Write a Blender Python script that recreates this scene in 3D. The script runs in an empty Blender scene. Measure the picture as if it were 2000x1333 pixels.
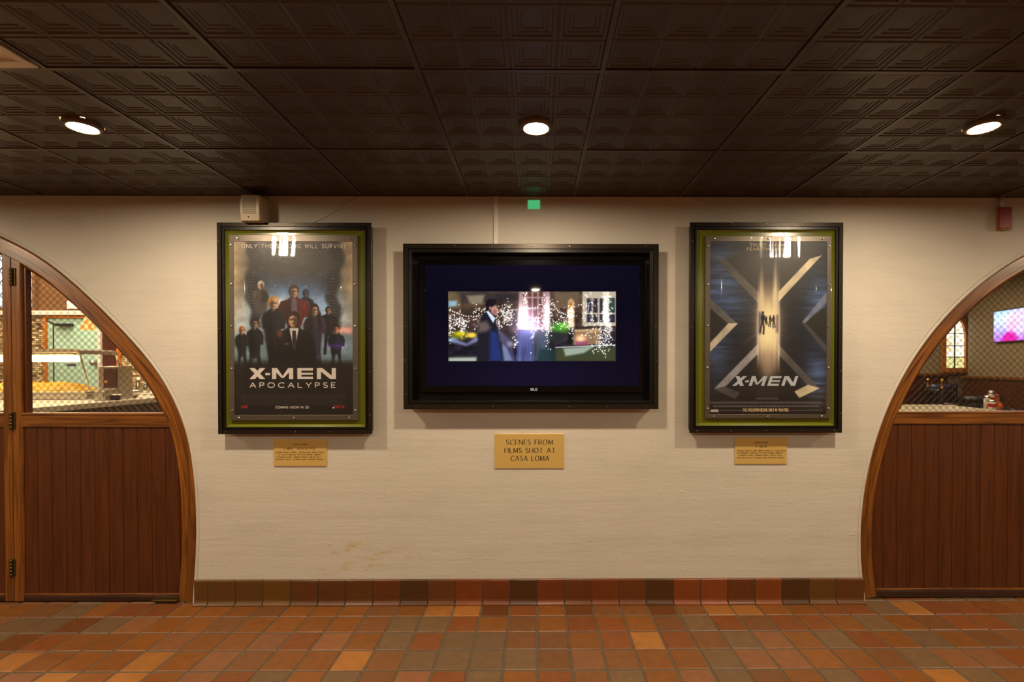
import bpy, bmesh, math, random
import numpy as np
from mathutils import Vector

random.seed(7)
rng = np.random.RandomState(11)
S = bpy.context.scene
COL = S.collection

# ------------------------------------------------------------------ camera
F = 955.0
PITCH, YAW = 0.0105, 0.007
PPX = 1046 + F * math.tan(YAW)
PPY = 715 + F * math.tan(PITCH)
CAM = np.array([0.0, -2.83, 1.38])
cd = bpy.data.cameras.new('camera')
cam = bpy.data.objects.new('camera', cd)
COL.objects.link(cam)
cam.location = CAM
cam.rotation_euler = (math.pi / 2 - PITCH, 0, -YAW)
cd.sensor_width = 36.0
cd.lens = F * 36.0 / 2000
cd.shift_x = -(PPX - 1000) / 2000
cd.shift_y = (PPY - 666.5) / 2000
cd.clip_start = 0.02
S.camera = cam

# ------------------------------------------------------------------ world, exposure
w = bpy.data.worlds.new('world')
S.world = w
w.use_nodes = True
w.node_tree.nodes['Background'].inputs[0].default_value = (1.0, 0.75, 0.5, 1)
w.node_tree.nodes['Background'].inputs[1].default_value = 0.01
S.view_settings.view_transform = 'Standard'
S.view_settings.look = 'None'
S.view_settings.gamma = 1
S.view_settings.exposure = 0.0
S.view_settings.use_curve_mapping = False
LAMP = 1125.0                      # radiance of the ceiling downlights
LAMP_COL = (1.0, 0.80, 0.54)

_f = np.array([math.sin(YAW) * math.cos(PITCH), math.cos(YAW) * math.cos(PITCH), -math.sin(PITCH)])
_r = np.array([math.cos(YAW), -math.sin(YAW), 0.0])
_u = np.cross(_r, _f)


def ray(x, y):
    return _r * (x - PPX) / F - _u * (y - PPY) / F + _f


def P(x, y, Y):
    """point seen at photo position (x, y) on the plane at depth Y"""
    d = ray(x, y)
    return CAM + d * ((Y - CAM[1]) / d[1])


def rect(x0, y0, x1, y1, Y):
    xm, ym = (x0 + x1) / 2, (y0 + y1) / 2
    return P(x0, ym, Y)[0], P(x1, ym, Y)[0], P(xm, y1, Y)[2], P(xm, y0, Y)[2]


def lin(c):
    """sRGB 0-255 to linear"""
    out = []
    for v in c[:3]:
        v = v / 255.0
        out.append(v / 12.92 if v <= 0.04045 else ((v + 0.055) / 1.055) ** 2.4)
    return tuple(out)


# ------------------------------------------------------------------ materials
def nt(name):
    m = bpy.data.materials.new(name)
    m.use_nodes = True
    t = m.node_tree
    return m, t, t.nodes['Principled BSDF'], t.nodes, t.links


def setc(b, name, v):
    if name in b.inputs:
        b.inputs[name].default_value = v


def flat(name, rgb, rough=0.5, metal=0.0, coat=0.0, bump=0.0, bscale=60.0, var=0.0, spec=0.5):
    m, t, b, N, L = nt(name)
    c = (*lin(rgb), 1)
    b.inputs['Base Color'].default_value = c
    b.inputs['Roughness'].default_value = rough
    b.inputs['Metallic'].default_value = metal
    setc(b, 'Coat Weight', coat)
    setc(b, 'Specular IOR Level', spec)
    if bump or var:
        tc = N.new('ShaderNodeTexCoord')
        nz = N.new('ShaderNodeTexNoise')
        nz.inputs['Scale'].default_value = bscale
        nz.inputs['Detail'].default_value = 4
        L.new(tc.outputs['Object'], nz.inputs['Vector'])
        if bump:
            bp = N.new('ShaderNodeBump')
            bp.inputs['Strength'].default_value = bump
            bp.inputs['Distance'].default_value = 0.01
            L.new(nz.outputs['Fac'], bp.inputs['Height'])
            L.new(bp.outputs['Normal'], b.inputs['Normal'])
        if var:
            mx = N.new('ShaderNodeMix')
            mx.data_type = 'RGBA'
            mx.inputs['A'].default_value = tuple(v * (1 - var) for v in c[:3]) + (1,)
            mx.inputs['B'].default_value = tuple(min(1, v * (1 + var)) for v in c[:3]) + (1,)
            L.new(nz.outputs['Fac'], mx.inputs['Factor'])
            L.new(mx.outputs['Result'], b.inputs['Base Color'])
    return m


def emit(name, rgb, s):
    m, t, b, N, L = nt(name)
    N.remove(b)
    e = N.new('ShaderNodeEmission')
    e.inputs[0].default_value = (*rgb, 1)
    e.inputs[1].default_value = s
    L.new(e.outputs[0], N['Material Output'].inputs['Surface'])
    return m


def wood(name, dark, light, rough=0.35, scale=1.0, coat=0.2):
    """grain runs along U of the UV map (metres)"""
    m, t, b, N, L = nt(name)
    uv = N.new('ShaderNodeUVMap')
    mp = N.new('ShaderNodeMapping')
    mp.inputs['Scale'].default_value = (2.2 * scale, 42 * scale, 1)
    L.new(uv.outputs[0], mp.inputs[0])
    n1 = N.new('ShaderNodeTexNoise')
    n1.inputs['Scale'].default_value = 1.0
    n1.inputs['Detail'].default_value = 6
    n1.inputs['Distortion'].default_value = 1.2
    L.new(mp.outputs[0], n1.inputs['Vector'])
    mp2 = N.new('ShaderNodeMapping')
    mp2.inputs['Scale'].default_value = (5 * scale, 320 * scale, 1)
    L.new(uv.outputs[0], mp2.inputs[0])
    n2 = N.new('ShaderNodeTexNoise')
    n2.inputs['Scale'].default_value = 1.0
    n2.inputs['Detail'].default_value = 3
    L.new(mp2.outputs[0], n2.inputs['Vector'])
    ad = N.new('ShaderNodeMath')
    ad.operation = 'MULTIPLY_ADD'
    ad.inputs[1].default_value = 0.35
    L.new(n2.outputs['Fac'], ad.inputs[0])
    L.new(n1.outputs['Fac'], ad.inputs[2])
    cr = N.new('ShaderNodeValToRGB')
    cr.color_ramp.elements[0].position = 0.5
    cr.color_ramp.elements[0].color = (*lin(dark), 1)
    cr.color_ramp.elements[1].position = 0.85
    cr.color_ramp.elements[1].color = (*lin(light), 1)
    L.new(ad.outputs[0], cr.inputs[0])
    L.new(cr.outputs[0], b.inputs['Base Color'])
    b.inputs['Roughness'].default_value = rough
    setc(b, 'Coat Weight', coat)
    setc(b, 'Coat Roughness', 0.25)
    bp = N.new('ShaderNodeBump')
    bp.inputs['Strength'].default_value = 0.25
    bp.inputs['Distance'].default_value = 0.002
    L.new(ad.outputs[0], bp.inputs['Height'])
    L.new(bp.outputs['Normal'], b.inputs['Normal'])
    return m


def attr_mat(name, rough=0.5, coat=0.0, emission=0.0, noise=0.0, bump=0.0, nscale=30.0):
    m, t, b, N, L = nt(name)
    if emission: setc(b, 'Specular IOR Level', 0.22)
    a = N.new('ShaderNodeAttribute')
    a.attribute_name = 'Col'
    b.inputs['Roughness'].default_value = rough
    setc(b, 'Coat Weight', coat)
    if emission:
        b.inputs['Base Color'].default_value = (0.0008, 0.0008, 0.001, 1)
        L.new(a.outputs['Color'], b.inputs['Emission Color'])
        b.inputs['Emission Strength'].default_value = emission
        return m
    if noise or bump:
        tc = N.new('ShaderNodeTexCoord')
        nz = N.new('ShaderNodeTexNoise')
        nz.inputs['Scale'].default_value = nscale
        nz.inputs['Detail'].default_value = 5
        L.new(tc.outputs['Object'], nz.inputs['Vector'])
    if noise:
        mr = N.new('ShaderNodeMapRange')
        mr.inputs['To Min'].default_value = 1 - noise
        mr.inputs['To Max'].default_value = 1 + noise
        mr.inputs['From Min'].default_value = 0.25
        mr.inputs['From Max'].default_value = 0.75
        L.new(nz.outputs['Fac'], mr.inputs['Value'])
        vm = N.new('ShaderNodeVectorMath')
        vm.operation = 'SCALE'
        L.new(a.outputs['Color'], vm.inputs[0])
        L.new(mr.outputs[0], vm.inputs['Scale'])
        L.new(vm.outputs[0], b.inputs['Base Color'])
    else:
        L.new(a.outputs['Color'], b.inputs['Base Color'])
    if bump:
        bp = N.new('ShaderNodeBump')
        bp.inputs['Strength'].default_value = bump
        bp.inputs['Distance'].default_value = 0.004
        L.new(nz.outputs['Fac'], bp.inputs['Height'])
        L.new(bp.outputs['Normal'], b.inputs['Normal'])
    return m


def glass(name, tint=(1, 1, 1), rough=0.0, wav=0.0, refl=1.0):
    """thin clear sheet: straight-through light plus a mirror coat"""
    m, t, b, N, L = nt(name)
    N.remove(b)
    tr = N.new('ShaderNodeBsdfTransparent')
    tr.inputs[0].default_value = (*tint, 1)
    gl = N.new('ShaderNodeBsdfGlossy')
    gl.inputs['Roughness'].default_value = rough
    fr = N.new('ShaderNodeFresnel')
    gm = N.new('ShaderNodeNewGeometry')
    io = N.new('ShaderNodeMapRange')
    io.inputs['To Min'].default_value = 1.45
    io.inputs['To Max'].default_value = 1 / 1.45
    L.new(gm.outputs['Backfacing'], io.inputs['Value'])
    L.new(io.outputs[0], fr.inputs['IOR'])
    ml = N.new('ShaderNodeMath')
    ml.operation = 'MULTIPLY'
    ml.inputs[1].default_value = refl
    L.new(fr.outputs[0], ml.inputs[0])
    mx = N.new('ShaderNodeMixShader')
    L.new(ml.outputs[0], mx.inputs[0])
    L.new(tr.outputs[0], mx.inputs[1])
    L.new(gl.outputs[0], mx.inputs[2])
    L.new(mx.outputs[0], N['Material Output'].inputs['Surface'])
    if wav:
        tc = N.new('ShaderNodeTexCoord')
        mp = N.new('ShaderNodeMapping')
        mp.inputs['Scale'].default_value = (30, 1, 1.7)
        L.new(tc.outputs['Object'], mp.inputs[0])
        nz = N.new('ShaderNodeTexNoise')
        nz.inputs['Scale'].default_value = 1.0
        nz.inputs['Detail'].default_value = 1.0
        L.new(mp.outputs[0], nz.inputs['Vector'])
        sx = N.new('ShaderNodeSeparateXYZ')
        L.new(tc.outputs['Object'], sx.inputs[0])
        mr = N.new('ShaderNodeMapRange')
        mr.interpolation_type = 'SMOOTHSTEP'
        mr.inputs['From Min'].default_value = 0.80
        mr.inputs['From Max'].default_value = 1.12
        mr.inputs['To Min'].default_value = 0.05
        L.new(sx.outputs['Z'], mr.inputs['Value'])
        mu = N.new('ShaderNodeMath')
        mu.operation = 'MULTIPLY'
        L.new(nz.outputs['Fac'], mu.inputs[0])
        L.new(mr.outputs[0], mu.inputs[1])
        bp = N.new('ShaderNodeBump')
        bp.inputs['Strength'].default_value = 1.0
        bp.inputs['Distance'].default_value = wav
        L.new(mu.outputs[0], bp.inputs['Height'])
        L.new(bp.outputs['Normal'], gl.inputs['Normal'])
    return m


def plaster():
    m, t, b, N, L = nt('plaster')
    tc = N.new('ShaderNodeTexCoord')

    def noise(scale, vec, det=5, dist=0.0):
        mp = N.new('ShaderNodeMapping')
        mp.inputs['Scale'].default_value = vec
        L.new(tc.outputs['Object'], mp.inputs[0])
        n = N.new('ShaderNodeTexNoise')
        n.inputs['Scale'].default_value = scale
        n.inputs['Detail'].default_value = det
        n.inputs['Distortion'].default_value = dist
        L.new(mp.outputs[0], n.inputs['Vector'])
        return n.outputs['Fac']

    def math_(op, a, bb):
        n = N.new('ShaderNodeMath')
        n.operation = op
        for i, v in enumerate((a, bb)):
            if isinstance(v, (int, float)):
                n.inputs[i].default_value = v
            else:
                L.new(v, n.inputs[i])
        return n.outputs[0]

    def ramp(v, a, bb):
        n = N.new('ShaderNodeMapRange')
        n.interpolation_type = 'SMOOTHSTEP'
        n.inputs['From Min'].default_value = a
        n.inputs['From Max'].default_value = bb
        L.new(v, n.inputs['Value'])
        return n.outputs[0]

    broad = noise(1.0, (2.2, 1, 7), 3)
    strokes = noise(1.0, (9, 1, 75), 4, 0.6)
    lumps = noise(1.0, (26, 1, 50), 5, 0.8)
    chips = ramp(lumps, 0.65, 0.74)
    board = noise(1.0, (0.8, 1, 14), 2)
    sx = N.new('ShaderNodeSeparateXYZ')
    L.new(tc.outputs['Object'], sx.inputs[0])
    low = ramp(sx.outputs['Z'], 1.1, 0.3)
    lump_amt = math_('MULTIPLY', math_('ADD', math_('MULTIPLY', low, 0.8), 0.2), chips)
    h = math_('ADD', math_('MULTIPLY', broad, 0.8), math_('MULTIPLY', strokes, 0.20))
    h = math_('ADD', h, math_('MULTIPLY', lump_amt, 0.36))
    h = math_('ADD', h, math_('MULTIPLY', lumps, 0.25))
    h = math_('ADD', h, math_('MULTIPLY', board, 0.7))
    bp = N.new('ShaderNodeBump')
    bp.inputs['Strength'].default_value = 0.55
    bp.inputs['Distance'].default_value = 0.006
    L.new(h, bp.inputs['Height'])
    L.new(bp.outputs['Normal'], b.inputs['Normal'])
    # faint yellow stains near the foot of the wall, left of the middle
    dx = math_('MULTIPLY', math_('SUBTRACT', sx.outputs['X'], -1.0), 2.6)
    dz = math_('MULTIPLY', math_('SUBTRACT', sx.outputs['Z'], 0.27), 9.0)
    dist = math_('ADD', math_('MULTIPLY', dx, dx), math_('MULTIPLY', dz, dz))
    near = ramp(dist, 1.2, 0.1)
    st = math_('MULTIPLY', near, ramp(noise(1.0, (7, 1, 18), 3), 0.52, 0.66))
    mx = N.new('ShaderNodeMix')
    mx.data_type = 'RGBA'
    mx.inputs['A'].default_value = (*lin((205, 198, 188)), 1)
    mx.inputs['B'].default_value = (*lin((192, 166, 96)), 1)
    L.new(math_('MULTIPLY', st, 0.7), mx.inputs['Factor'])
    m2 = N.new('ShaderNodeMix')
    m2.data_type = 'RGBA'
    m2.blend_type = 'MULTIPLY'
    m2.inputs['B'].default_value = (0.93, 0.925, 0.92, 1)
    L.new(ramp(broad, 0.45, 0.75), m2.inputs['Factor'])
    L.new(mx.outputs['Result'], m2.inputs['A'])
    L.new(m2.outputs['Result'], b.inputs['Base Color'])
    b.inputs['Roughness'].default_value = 0.62
    setc(b, 'Specular IOR Level', 0.3)
    return m


def brick_mosaic(name):
    m, t, b, N, L = nt(name)
    uv = N.new('ShaderNodeUVMap')
    br = N.new('ShaderNodeTexBrick')
    br.inputs['Color1'].default_value = (*lin((250, 232, 190)), 1)
    br.inputs['Color2'].default_value = (*lin((70, 42, 22)), 1)
    br.inputs['Mortar'].default_value = (*lin((120, 90, 55)), 1)
    br.inputs['Scale'].default_value = 1.0
    br.inputs['Mortar Size'].default_value = 0.004
    br.inputs['Brick Width'].default_value = 0.056
    br.inputs['Row Height'].default_value = 0.026
    L.new(uv.outputs[0], br.inputs['Vector'])
    L.new(br.outputs['Color'], b.inputs['Base Color'])
    b.inputs['Roughness'].default_value = 0.25
    return m


def brushed(name, rgb, rough=0.32):
    m, t, b, N, L = nt(name)
    tc = N.new('ShaderNodeTexCoord')
    mp = N.new('ShaderNodeMapping')
    mp.inputs['Scale'].default_value = (8, 1, 900)
    L.new(tc.outputs['Object'], mp.inputs[0])
    nz = N.new('ShaderNodeTexNoise')
    nz.inputs['Scale'].default_value = 1
    L.new(mp.outputs[0], nz.inputs['Vector'])
    bp = N.new('ShaderNodeBump')
    bp.inputs['Strength'].default_value = 0.3
    bp.inputs['Distance'].default_value = 0.0005
    L.new(nz.outputs['Fac'], bp.inputs['Height'])
    L.new(bp.outputs['Normal'], b.inputs['Normal'])
    b.inputs['Base Color'].default_value = (*lin(rgb), 1)
    b.inputs['Metallic'].default_value = 0.5
    b.inputs['Roughness'].default_value = rough
    return m


M = {}
M['plaster'] = plaster()
M['ceiling'] = flat('brown_ceiling_paint', (62, 45, 30), rough=0.42, var=0.12, bscale=9)
M['grid'] = flat('ceiling_grid_paint', (72, 54, 37), rough=0.35)
M['tile'] = attr_mat('quarry_tile', rough=0.42, noise=0.16, bump=0.12, nscale=22)
M['grout'] = flat('grout', (92, 82, 66), rough=0.9, bump=0.5, bscale=120, var=0.3)
M['cove'] = attr_mat('glazed_cove_tile', rough=0.40, noise=0.1, nscale=18)
M['oak'] = wood('oak_trim', (74, 38, 10), (156, 94, 30))
M['rail'] = wood('oak_rail', (80, 42, 11), (140, 84, 27))
M['plank'] = wood('dark_oak_plank', (68, 29, 4), (90, 43, 9), rough=0.42, coat=0.12)
M['kick'] = wood('worn_dark_oak', (36, 15, 4), (58, 27, 8), rough=0.5)
M['case'] = flat('dark_bronze_metal', (46, 38, 32), rough=0.34, metal=0.55)
M['case_in'] = flat('black_metal', (16, 14, 13), rough=0.3)
M['acrylic'] = flat('yellow_green_acrylic', (102, 106, 18), rough=0.22, coat=0.6)
M['mount'] = flat('grey_aluminium', (112, 104, 96), rough=0.38, metal=0.7)
M['screw'] = flat('bright_screw_steel', (215, 210, 200), rough=0.25, metal=1.0)
M['black'] = flat('gloss_black', (7, 6, 7), rough=0.12)
M['matte_black'] = flat('matte_black', (14, 13, 13), rough=0.6)
M['print'] = attr_mat('printed_paper', rough=0.45)
M['sheet'] = glass('wavy_acrylic_sheet', rough=0.055)
M['pane'] = glass('window_glass', refl=0.45)
M['clear'] = glass('clear_glass', tint=(0.93, 0.95, 0.93))
M['brass'] = brushed('brushed_brass', (240, 206, 124), rough=.38)
M['ink'] = flat('engraved_black', (30, 20, 10), rough=0.6)
M['white_ink'] = flat('silver_print', (205, 198, 195), rough=0.5)
M['tan_ink'] = flat('tan_print', (190, 165, 130), rough=0.5)
M['grey_ink'] = flat('grey_print', (84, 78, 76), rough=0.5)
M['red_ink'] = flat('red_print', (170, 40, 40), rough=0.5)
M['screen'] = attr_mat('lit_screen', rough=0.03, emission=1.0)
M['logo'] = emit('lit_logo', (0.8, 0.8, 0.82), 0.7)
M['cream_plastic'] = flat('cream_plastic', (205, 190, 165), rough=0.4)
M['cream_dark'] = flat('cream_grille_shadow', (120, 104, 84), rough=0.6)
M['cream_paint'] = flat('painted_conduit', (222, 214, 202), rough=0.5)
M['red'] = flat('red_enamel', (140, 6, 8), rough=0.35)
M['tan_box'] = flat('tan_back_box', (150, 110, 52), rough=0.5)
M['green_glow'] = emit('glowing_green', (0.07, 0.44, 0.16), 1.0)
M['white_trim'] = flat('white_lamp_trim', (225, 218, 205), rough=0.4)
M['lamp_ring'] = flat('bronze_lamp_trim', (108, 88, 66), rough=0.4)
M['lens'] = emit('lit_lens', LAMP_COL, LAMP)
M['bronze'] = flat('aged_brass', (92, 72, 38), rough=0.45, metal=0.8, var=0.3, bscale=80)
M['wire'] = flat('dark_wire', (52, 42, 32), rough=0.5, metal=0.4)
M['mosaic'] = brick_mosaic('mosaic_tile')
M['steel'] = flat('stainless_steel', (200, 196, 188), rough=0.25, metal=1.0)
M['grey_stone'] = flat('pale_counter_top', (206, 196, 178), rough=0.3, var=0.08, bscale=20)
M['dark_wall'] = flat('brown_panel_wall', (104, 72, 42), rough=0.5, var=0.2, bscale=3)
M['teal'] = flat('green_door_paint', (168, 204, 188), rough=0.4)
M['orange_wood'] = wood('orange_oak', (150, 82, 24), (206, 128, 50))
M['maroon'] = flat('maroon_panel', (66, 22, 12), rough=0.4)
M['taupe'] = flat('taupe_wallpaper', (142, 124, 94), rough=0.6, var=0.18, bscale=40)
M['cream_wall'] = flat('cream_wall_paint', (180, 160, 130), rough=0.7)
M['day'] = emit('lit_leaded_glass', (0.80, 0.95, 1.0), 2.2)
M['stain'] = attr_mat('stained_glass', emission=1.6)
M['amber'] = emit('lit_amber_shade', (1.0, 0.33, 0.03), 1.5)
_t = M['amber'].node_tree
_nz = _t.nodes.new('ShaderNodeTexNoise')
_nz.inputs['Scale'].default_value = 30
_cr = _t.nodes.new('ShaderNodeValToRGB')
_cr.color_ramp.elements[0].position, _cr.color_ramp.elements[0].color = .44, (1.0, .36, .05, 1)
_cr.color_ramp.elements[1].position, _cr.color_ramp.elements[1].color = .60, (1.0, .72, .28, 1)
_tc = _t.nodes.new('ShaderNodeTexCoord')
_t.links.new(_tc.outputs['Object'], _nz.inputs['Vector'])
_t.links.new(_nz.outputs['Fac'], _cr.inputs[0])
_t.links.new(_cr.outputs[0], _t.nodes['Emission'].inputs[0])
M['heat'] = emit('lit_heat_lamp', (1.0, 0.68, 0.25), 16.0)
M['food'] = flat('yellow_food', (206, 160, 52), rough=0.5, var=0.55, bscale=16, bump=0.8)
M['leather'] = flat('black_leather', (22, 20, 22), rough=0.35, bump=0.2, bscale=90)
M['blue_leather'] = flat('slate_leather', (46, 56, 92), rough=0.3)
M['gold'] = flat('polished_brass', (226, 176, 70), rough=0.18, metal=1.0)
M['ketchup'] = flat('red_label', (176, 34, 22), rough=0.3)
M['table'] = flat('speckled_table_top', (180, 168, 142), rough=0.3, var=0.2, bscale=60)
M['paper'] = flat('white_paper', (246, 240, 226), rough=0.7)
M['brown_floor'] = flat('brown_carpet', (70, 48, 34), rough=0.9, var=0.2, bscale=8)
M['hall_wall'] = flat('hall_side_paint', (150, 134, 114), rough=0.7)


# ------------------------------------------------------------------ mesh builder
class MB:
    def __init__(self):
        self.v, self.f, self.uv, self.mi, self.sm = [], [], [], [], []

    def face(self, pts, uv=None, mi=0, smooth=False):
        i = len(self.v)
        self.v += [tuple(map(float, p)) for p in pts]
        self.f.append(tuple(range(i, i + len(pts))))
        self.uv.append(uv if uv else [(p[2], p[0] + p[1]) for p in pts])
        self.mi.append(mi)
        self.sm.append(smooth)

    def box(self, x0, x1, y0, y1, z0, z1, grain='z', off=None, mi=0):
        if x0 > x1: x0, x1 = x1, x0
        if y0 > y1: y0, y1 = y1, y0
        if z0 > z1: z0, z1 = z1, z0
        o = off if off is not None else (0, 0)
        p = [(x0, y0, z0), (x1, y0, z0), (x1, y1, z0), (x0, y1, z0),
             (x0, y0, z1), (x1, y0, z1), (x1, y1, z1), (x0, y1, z1)]

        def U(q):
            if grain == 'z': return (q[2] + o[0], q[0] + q[1] + o[1])
            if grain == 'x': return (q[0] + o[0], q[2] + q[1] + o[1])
            return (q[1] + o[0], q[0] + q[2] + o[1])
        for idx in ((0, 1, 5, 4), (1, 2, 6, 5), (2, 3, 7, 6), (3, 0, 4, 7), (4, 5, 6, 7), (3, 2, 1, 0)):
            q = [p[k] for k in idx]
            self.face(q, [U(a) for a in q], mi)
        return self

    def lathe(self, cx, cy, prof, n=20, z0=0.0, smooth=True, mi=0):
        """profile (radius, z) turned about the vertical axis"""
        for (r0, a), (r1, b) in zip(prof, prof[1:]):
            for k in range(n):
                t0, t1 = 2 * math.pi * k / n, 2 * math.pi * (k + 1) / n
                c0, s0, c1, s1 = math.cos(t0), math.sin(t0), math.cos(t1), math.sin(t1)
                q = [(cx + r0 * c0, cy + r0 * s0, z0 + a), (cx + r0 * c1, cy + r0 * s1, z0 + a),
                     (cx + r1 * c1, cy + r1 * s1, z0 + b), (cx + r1 * c0, cy + r1 * s0, z0 + b)]
                if r0 < 1e-6: q = [q[0], q[2], q[3]]
                elif r1 < 1e-6: q = q[:3]
                self.face(q, None, mi, smooth)
        return self

    def lathe_y(self, cx, cz, prof, n=12, smooth=True, mi=0):
        """profile (radius, y) turned about an axis running into the wall"""
        for (r0, a), (r1, b) in zip(prof, prof[1:]):
            for k in range(n):
                t0, t1 = 2 * math.pi * k / n, 2 * math.pi * (k + 1) / n
                c0, s0, c1, s1 = math.cos(t0), math.sin(t0), math.cos(t1), math.sin(t1)
                q = [(cx + r0 * c0, a, cz + r0 * s0), (cx + r0 * c1, a, cz + r0 * s1),
                     (cx + r1 * c1, b, cz + r1 * s1), (cx + r1 * c0, b, cz + r1 * s0)]
                if r0 < 1e-6: q = [q[0], q[2], q[3]]
                elif r1 < 1e-6: q = q[:3]
                self.face(q, None, mi, smooth)
        return self

    def ring(self, o, i, yo, yi, mi=0):
        """four mitred faces between rectangle o at depth yo and rectangle i at depth yi; (x0,x1,z0,z1)"""
        a = [(o[0], yo, o[2]), (o[1], yo, o[2]), (o[1], yo, o[3]), (o[0], yo, o[3])]
        b = [(i[0], yi, i[2]), (i[1], yi, i[2]), (i[1], yi, i[3]), (i[0], yi, i[3])]
        for k in range(4):
            j = (k + 1) % 4
            self.face([a[k], a[j], b[j], b[k]], None, mi)
        return self

    def tube(self, pts, r, n=8, caps=True, mi=0):
        pts = [Vector(p) for p in pts]
        rings = []
        for i, p in enumerate(pts):
            d = (pts[min(i + 1, len(pts) - 1)] - pts[max(i - 1, 0)]).normalized()
            ref = Vector((0, 0, 1)) if abs(d.z) < 0.9 else Vector((1, 0, 0))
            a = d.cross(ref).normalized()
            b = d.cross(a)
            rr = r[i] if isinstance(r, (list, tuple)) else r
            rings.append([p + (a * math.cos(2 * math.pi * k / n) + b * math.sin(2 * math.pi * k / n)) * rr for k in range(n)])
        for A, B in zip(rings, rings[1:]):
            for k in range(n):
                self.face([A[k], A[(k + 1) % n], B[(k + 1) % n], B[k]], None, mi, True)
        if caps:
            self.face(rings[0][::-1], None, mi)
            self.face(rings[-1], None, mi)
        return self

    def prism(self, poly, y0, y1, mi=0, grain='x'):
        """polygon in (x, z) extruded from y0 (front) to y1"""
        U = (lambda q: (q[0], q[2])) if grain == 'x' else (lambda q: (q[2], q[0]))
        fr = [(x, y0, z) for x, z in poly]
        bk = [(x, y1, z) for x, z in poly]
        self.face(fr, [U(q) for q in fr], mi)
        self.face(bk[::-1], [U(q) for q in bk[::-1]], mi)
        n = len(poly)
        for k in range(n):
            j = (k + 1) % n
            q = [fr[j], fr[k], bk[k], bk[j]]
            self.face(q, None, mi)
        return self

    def build(self, name, mat, parent=None, bevel=0.0, seg=2, colors=None, merge=True):
        off = Vector((0, 0, 0))
        if parent is not None:
            p = parent
            while p is not None:
                off += p.location
                p = p.parent
        me = bpy.data.meshes.new(name)
        vs = [(x - off.x, y - off.y, z - off.z) for x, y, z in self.v]
        me.from_pydata(vs, [], self.f)
        uvl = me.uv_layers.new(name='UVMap')
        k = 0
        flatuv = []
        for u in self.uv:
            for c in u:
                flatuv += [c[0], c[1]]
        uvl.data.foreach_set('uv', flatuv)
        me.polygons.foreach_set('material_index', self.mi)
        me.polygons.foreach_set('use_smooth', self.sm)
        for mm in (mat if isinstance(mat, (list, tuple)) else [mat]):
            me.materials.append(mm)
        if colors is not None:
            ca = me.color_attributes.new('Col', 'FLOAT_COLOR', 'CORNER')
            arr = []
            for f_, c in zip(self.f, colors):
                arr += [c[0], c[1], c[2], 1.0] * len(f_)
            ca.data.foreach_set('color', arr)
        if merge:
            bm = bmesh.new()
            bm.from_mesh(me)
            bmesh.ops.remove_doubles(bm, verts=bm.verts, dist=1e-5)
            bmesh.ops.recalc_face_normals(bm, faces=bm.faces)
            bm.to_mesh(me)
            bm.free()
        me.update()
        o = bpy.data.objects.new(name, me)
        COL.objects.link(o)
        if parent is not None:
            o.parent = parent
        if bevel:
            b = o.modifiers.new('bevel', 'BEVEL')
            b.width = bevel
            b.segments = seg
            b.limit_method = 'ANGLE'
            b.angle_limit = math.radians(40)
        return o


def tag(o, label, cat, group=None, kind=None):
    if label: o['label'] = label
    if cat: o['category'] = cat
    if group: o['group'] = group
    if kind: o['kind'] = kind
    return o


def struct(o, label=None, cat=None):
    o['kind'] = 'structure'
    if label: o['label'] = label
    if cat: o['category'] = cat
    return o


def empty(name, loc, label, cat, group=None, kind=None):
    e = bpy.data.objects.new(name, None)
    e.empty_display_size = 0.05
    COL.objects.link(e)
    e.location = loc
    return tag(e, label, cat, group, kind)


def copy_part(src, parent, loc):
    c = src.copy()
    COL.objects.link(c)
    c.parent = parent
    c.location = loc
    return c


# ------------------------------------------------------------------ stroke lettering
def arc(cx, cy, rx, ry, a0, a1, n=10):
    return [(cx + rx * math.cos(math.radians(a0 + (a1 - a0) * k / n)),
             cy + ry * math.sin(math.radians(a0 + (a1 - a0) * k / n))) for k in range(n + 1)]


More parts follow.
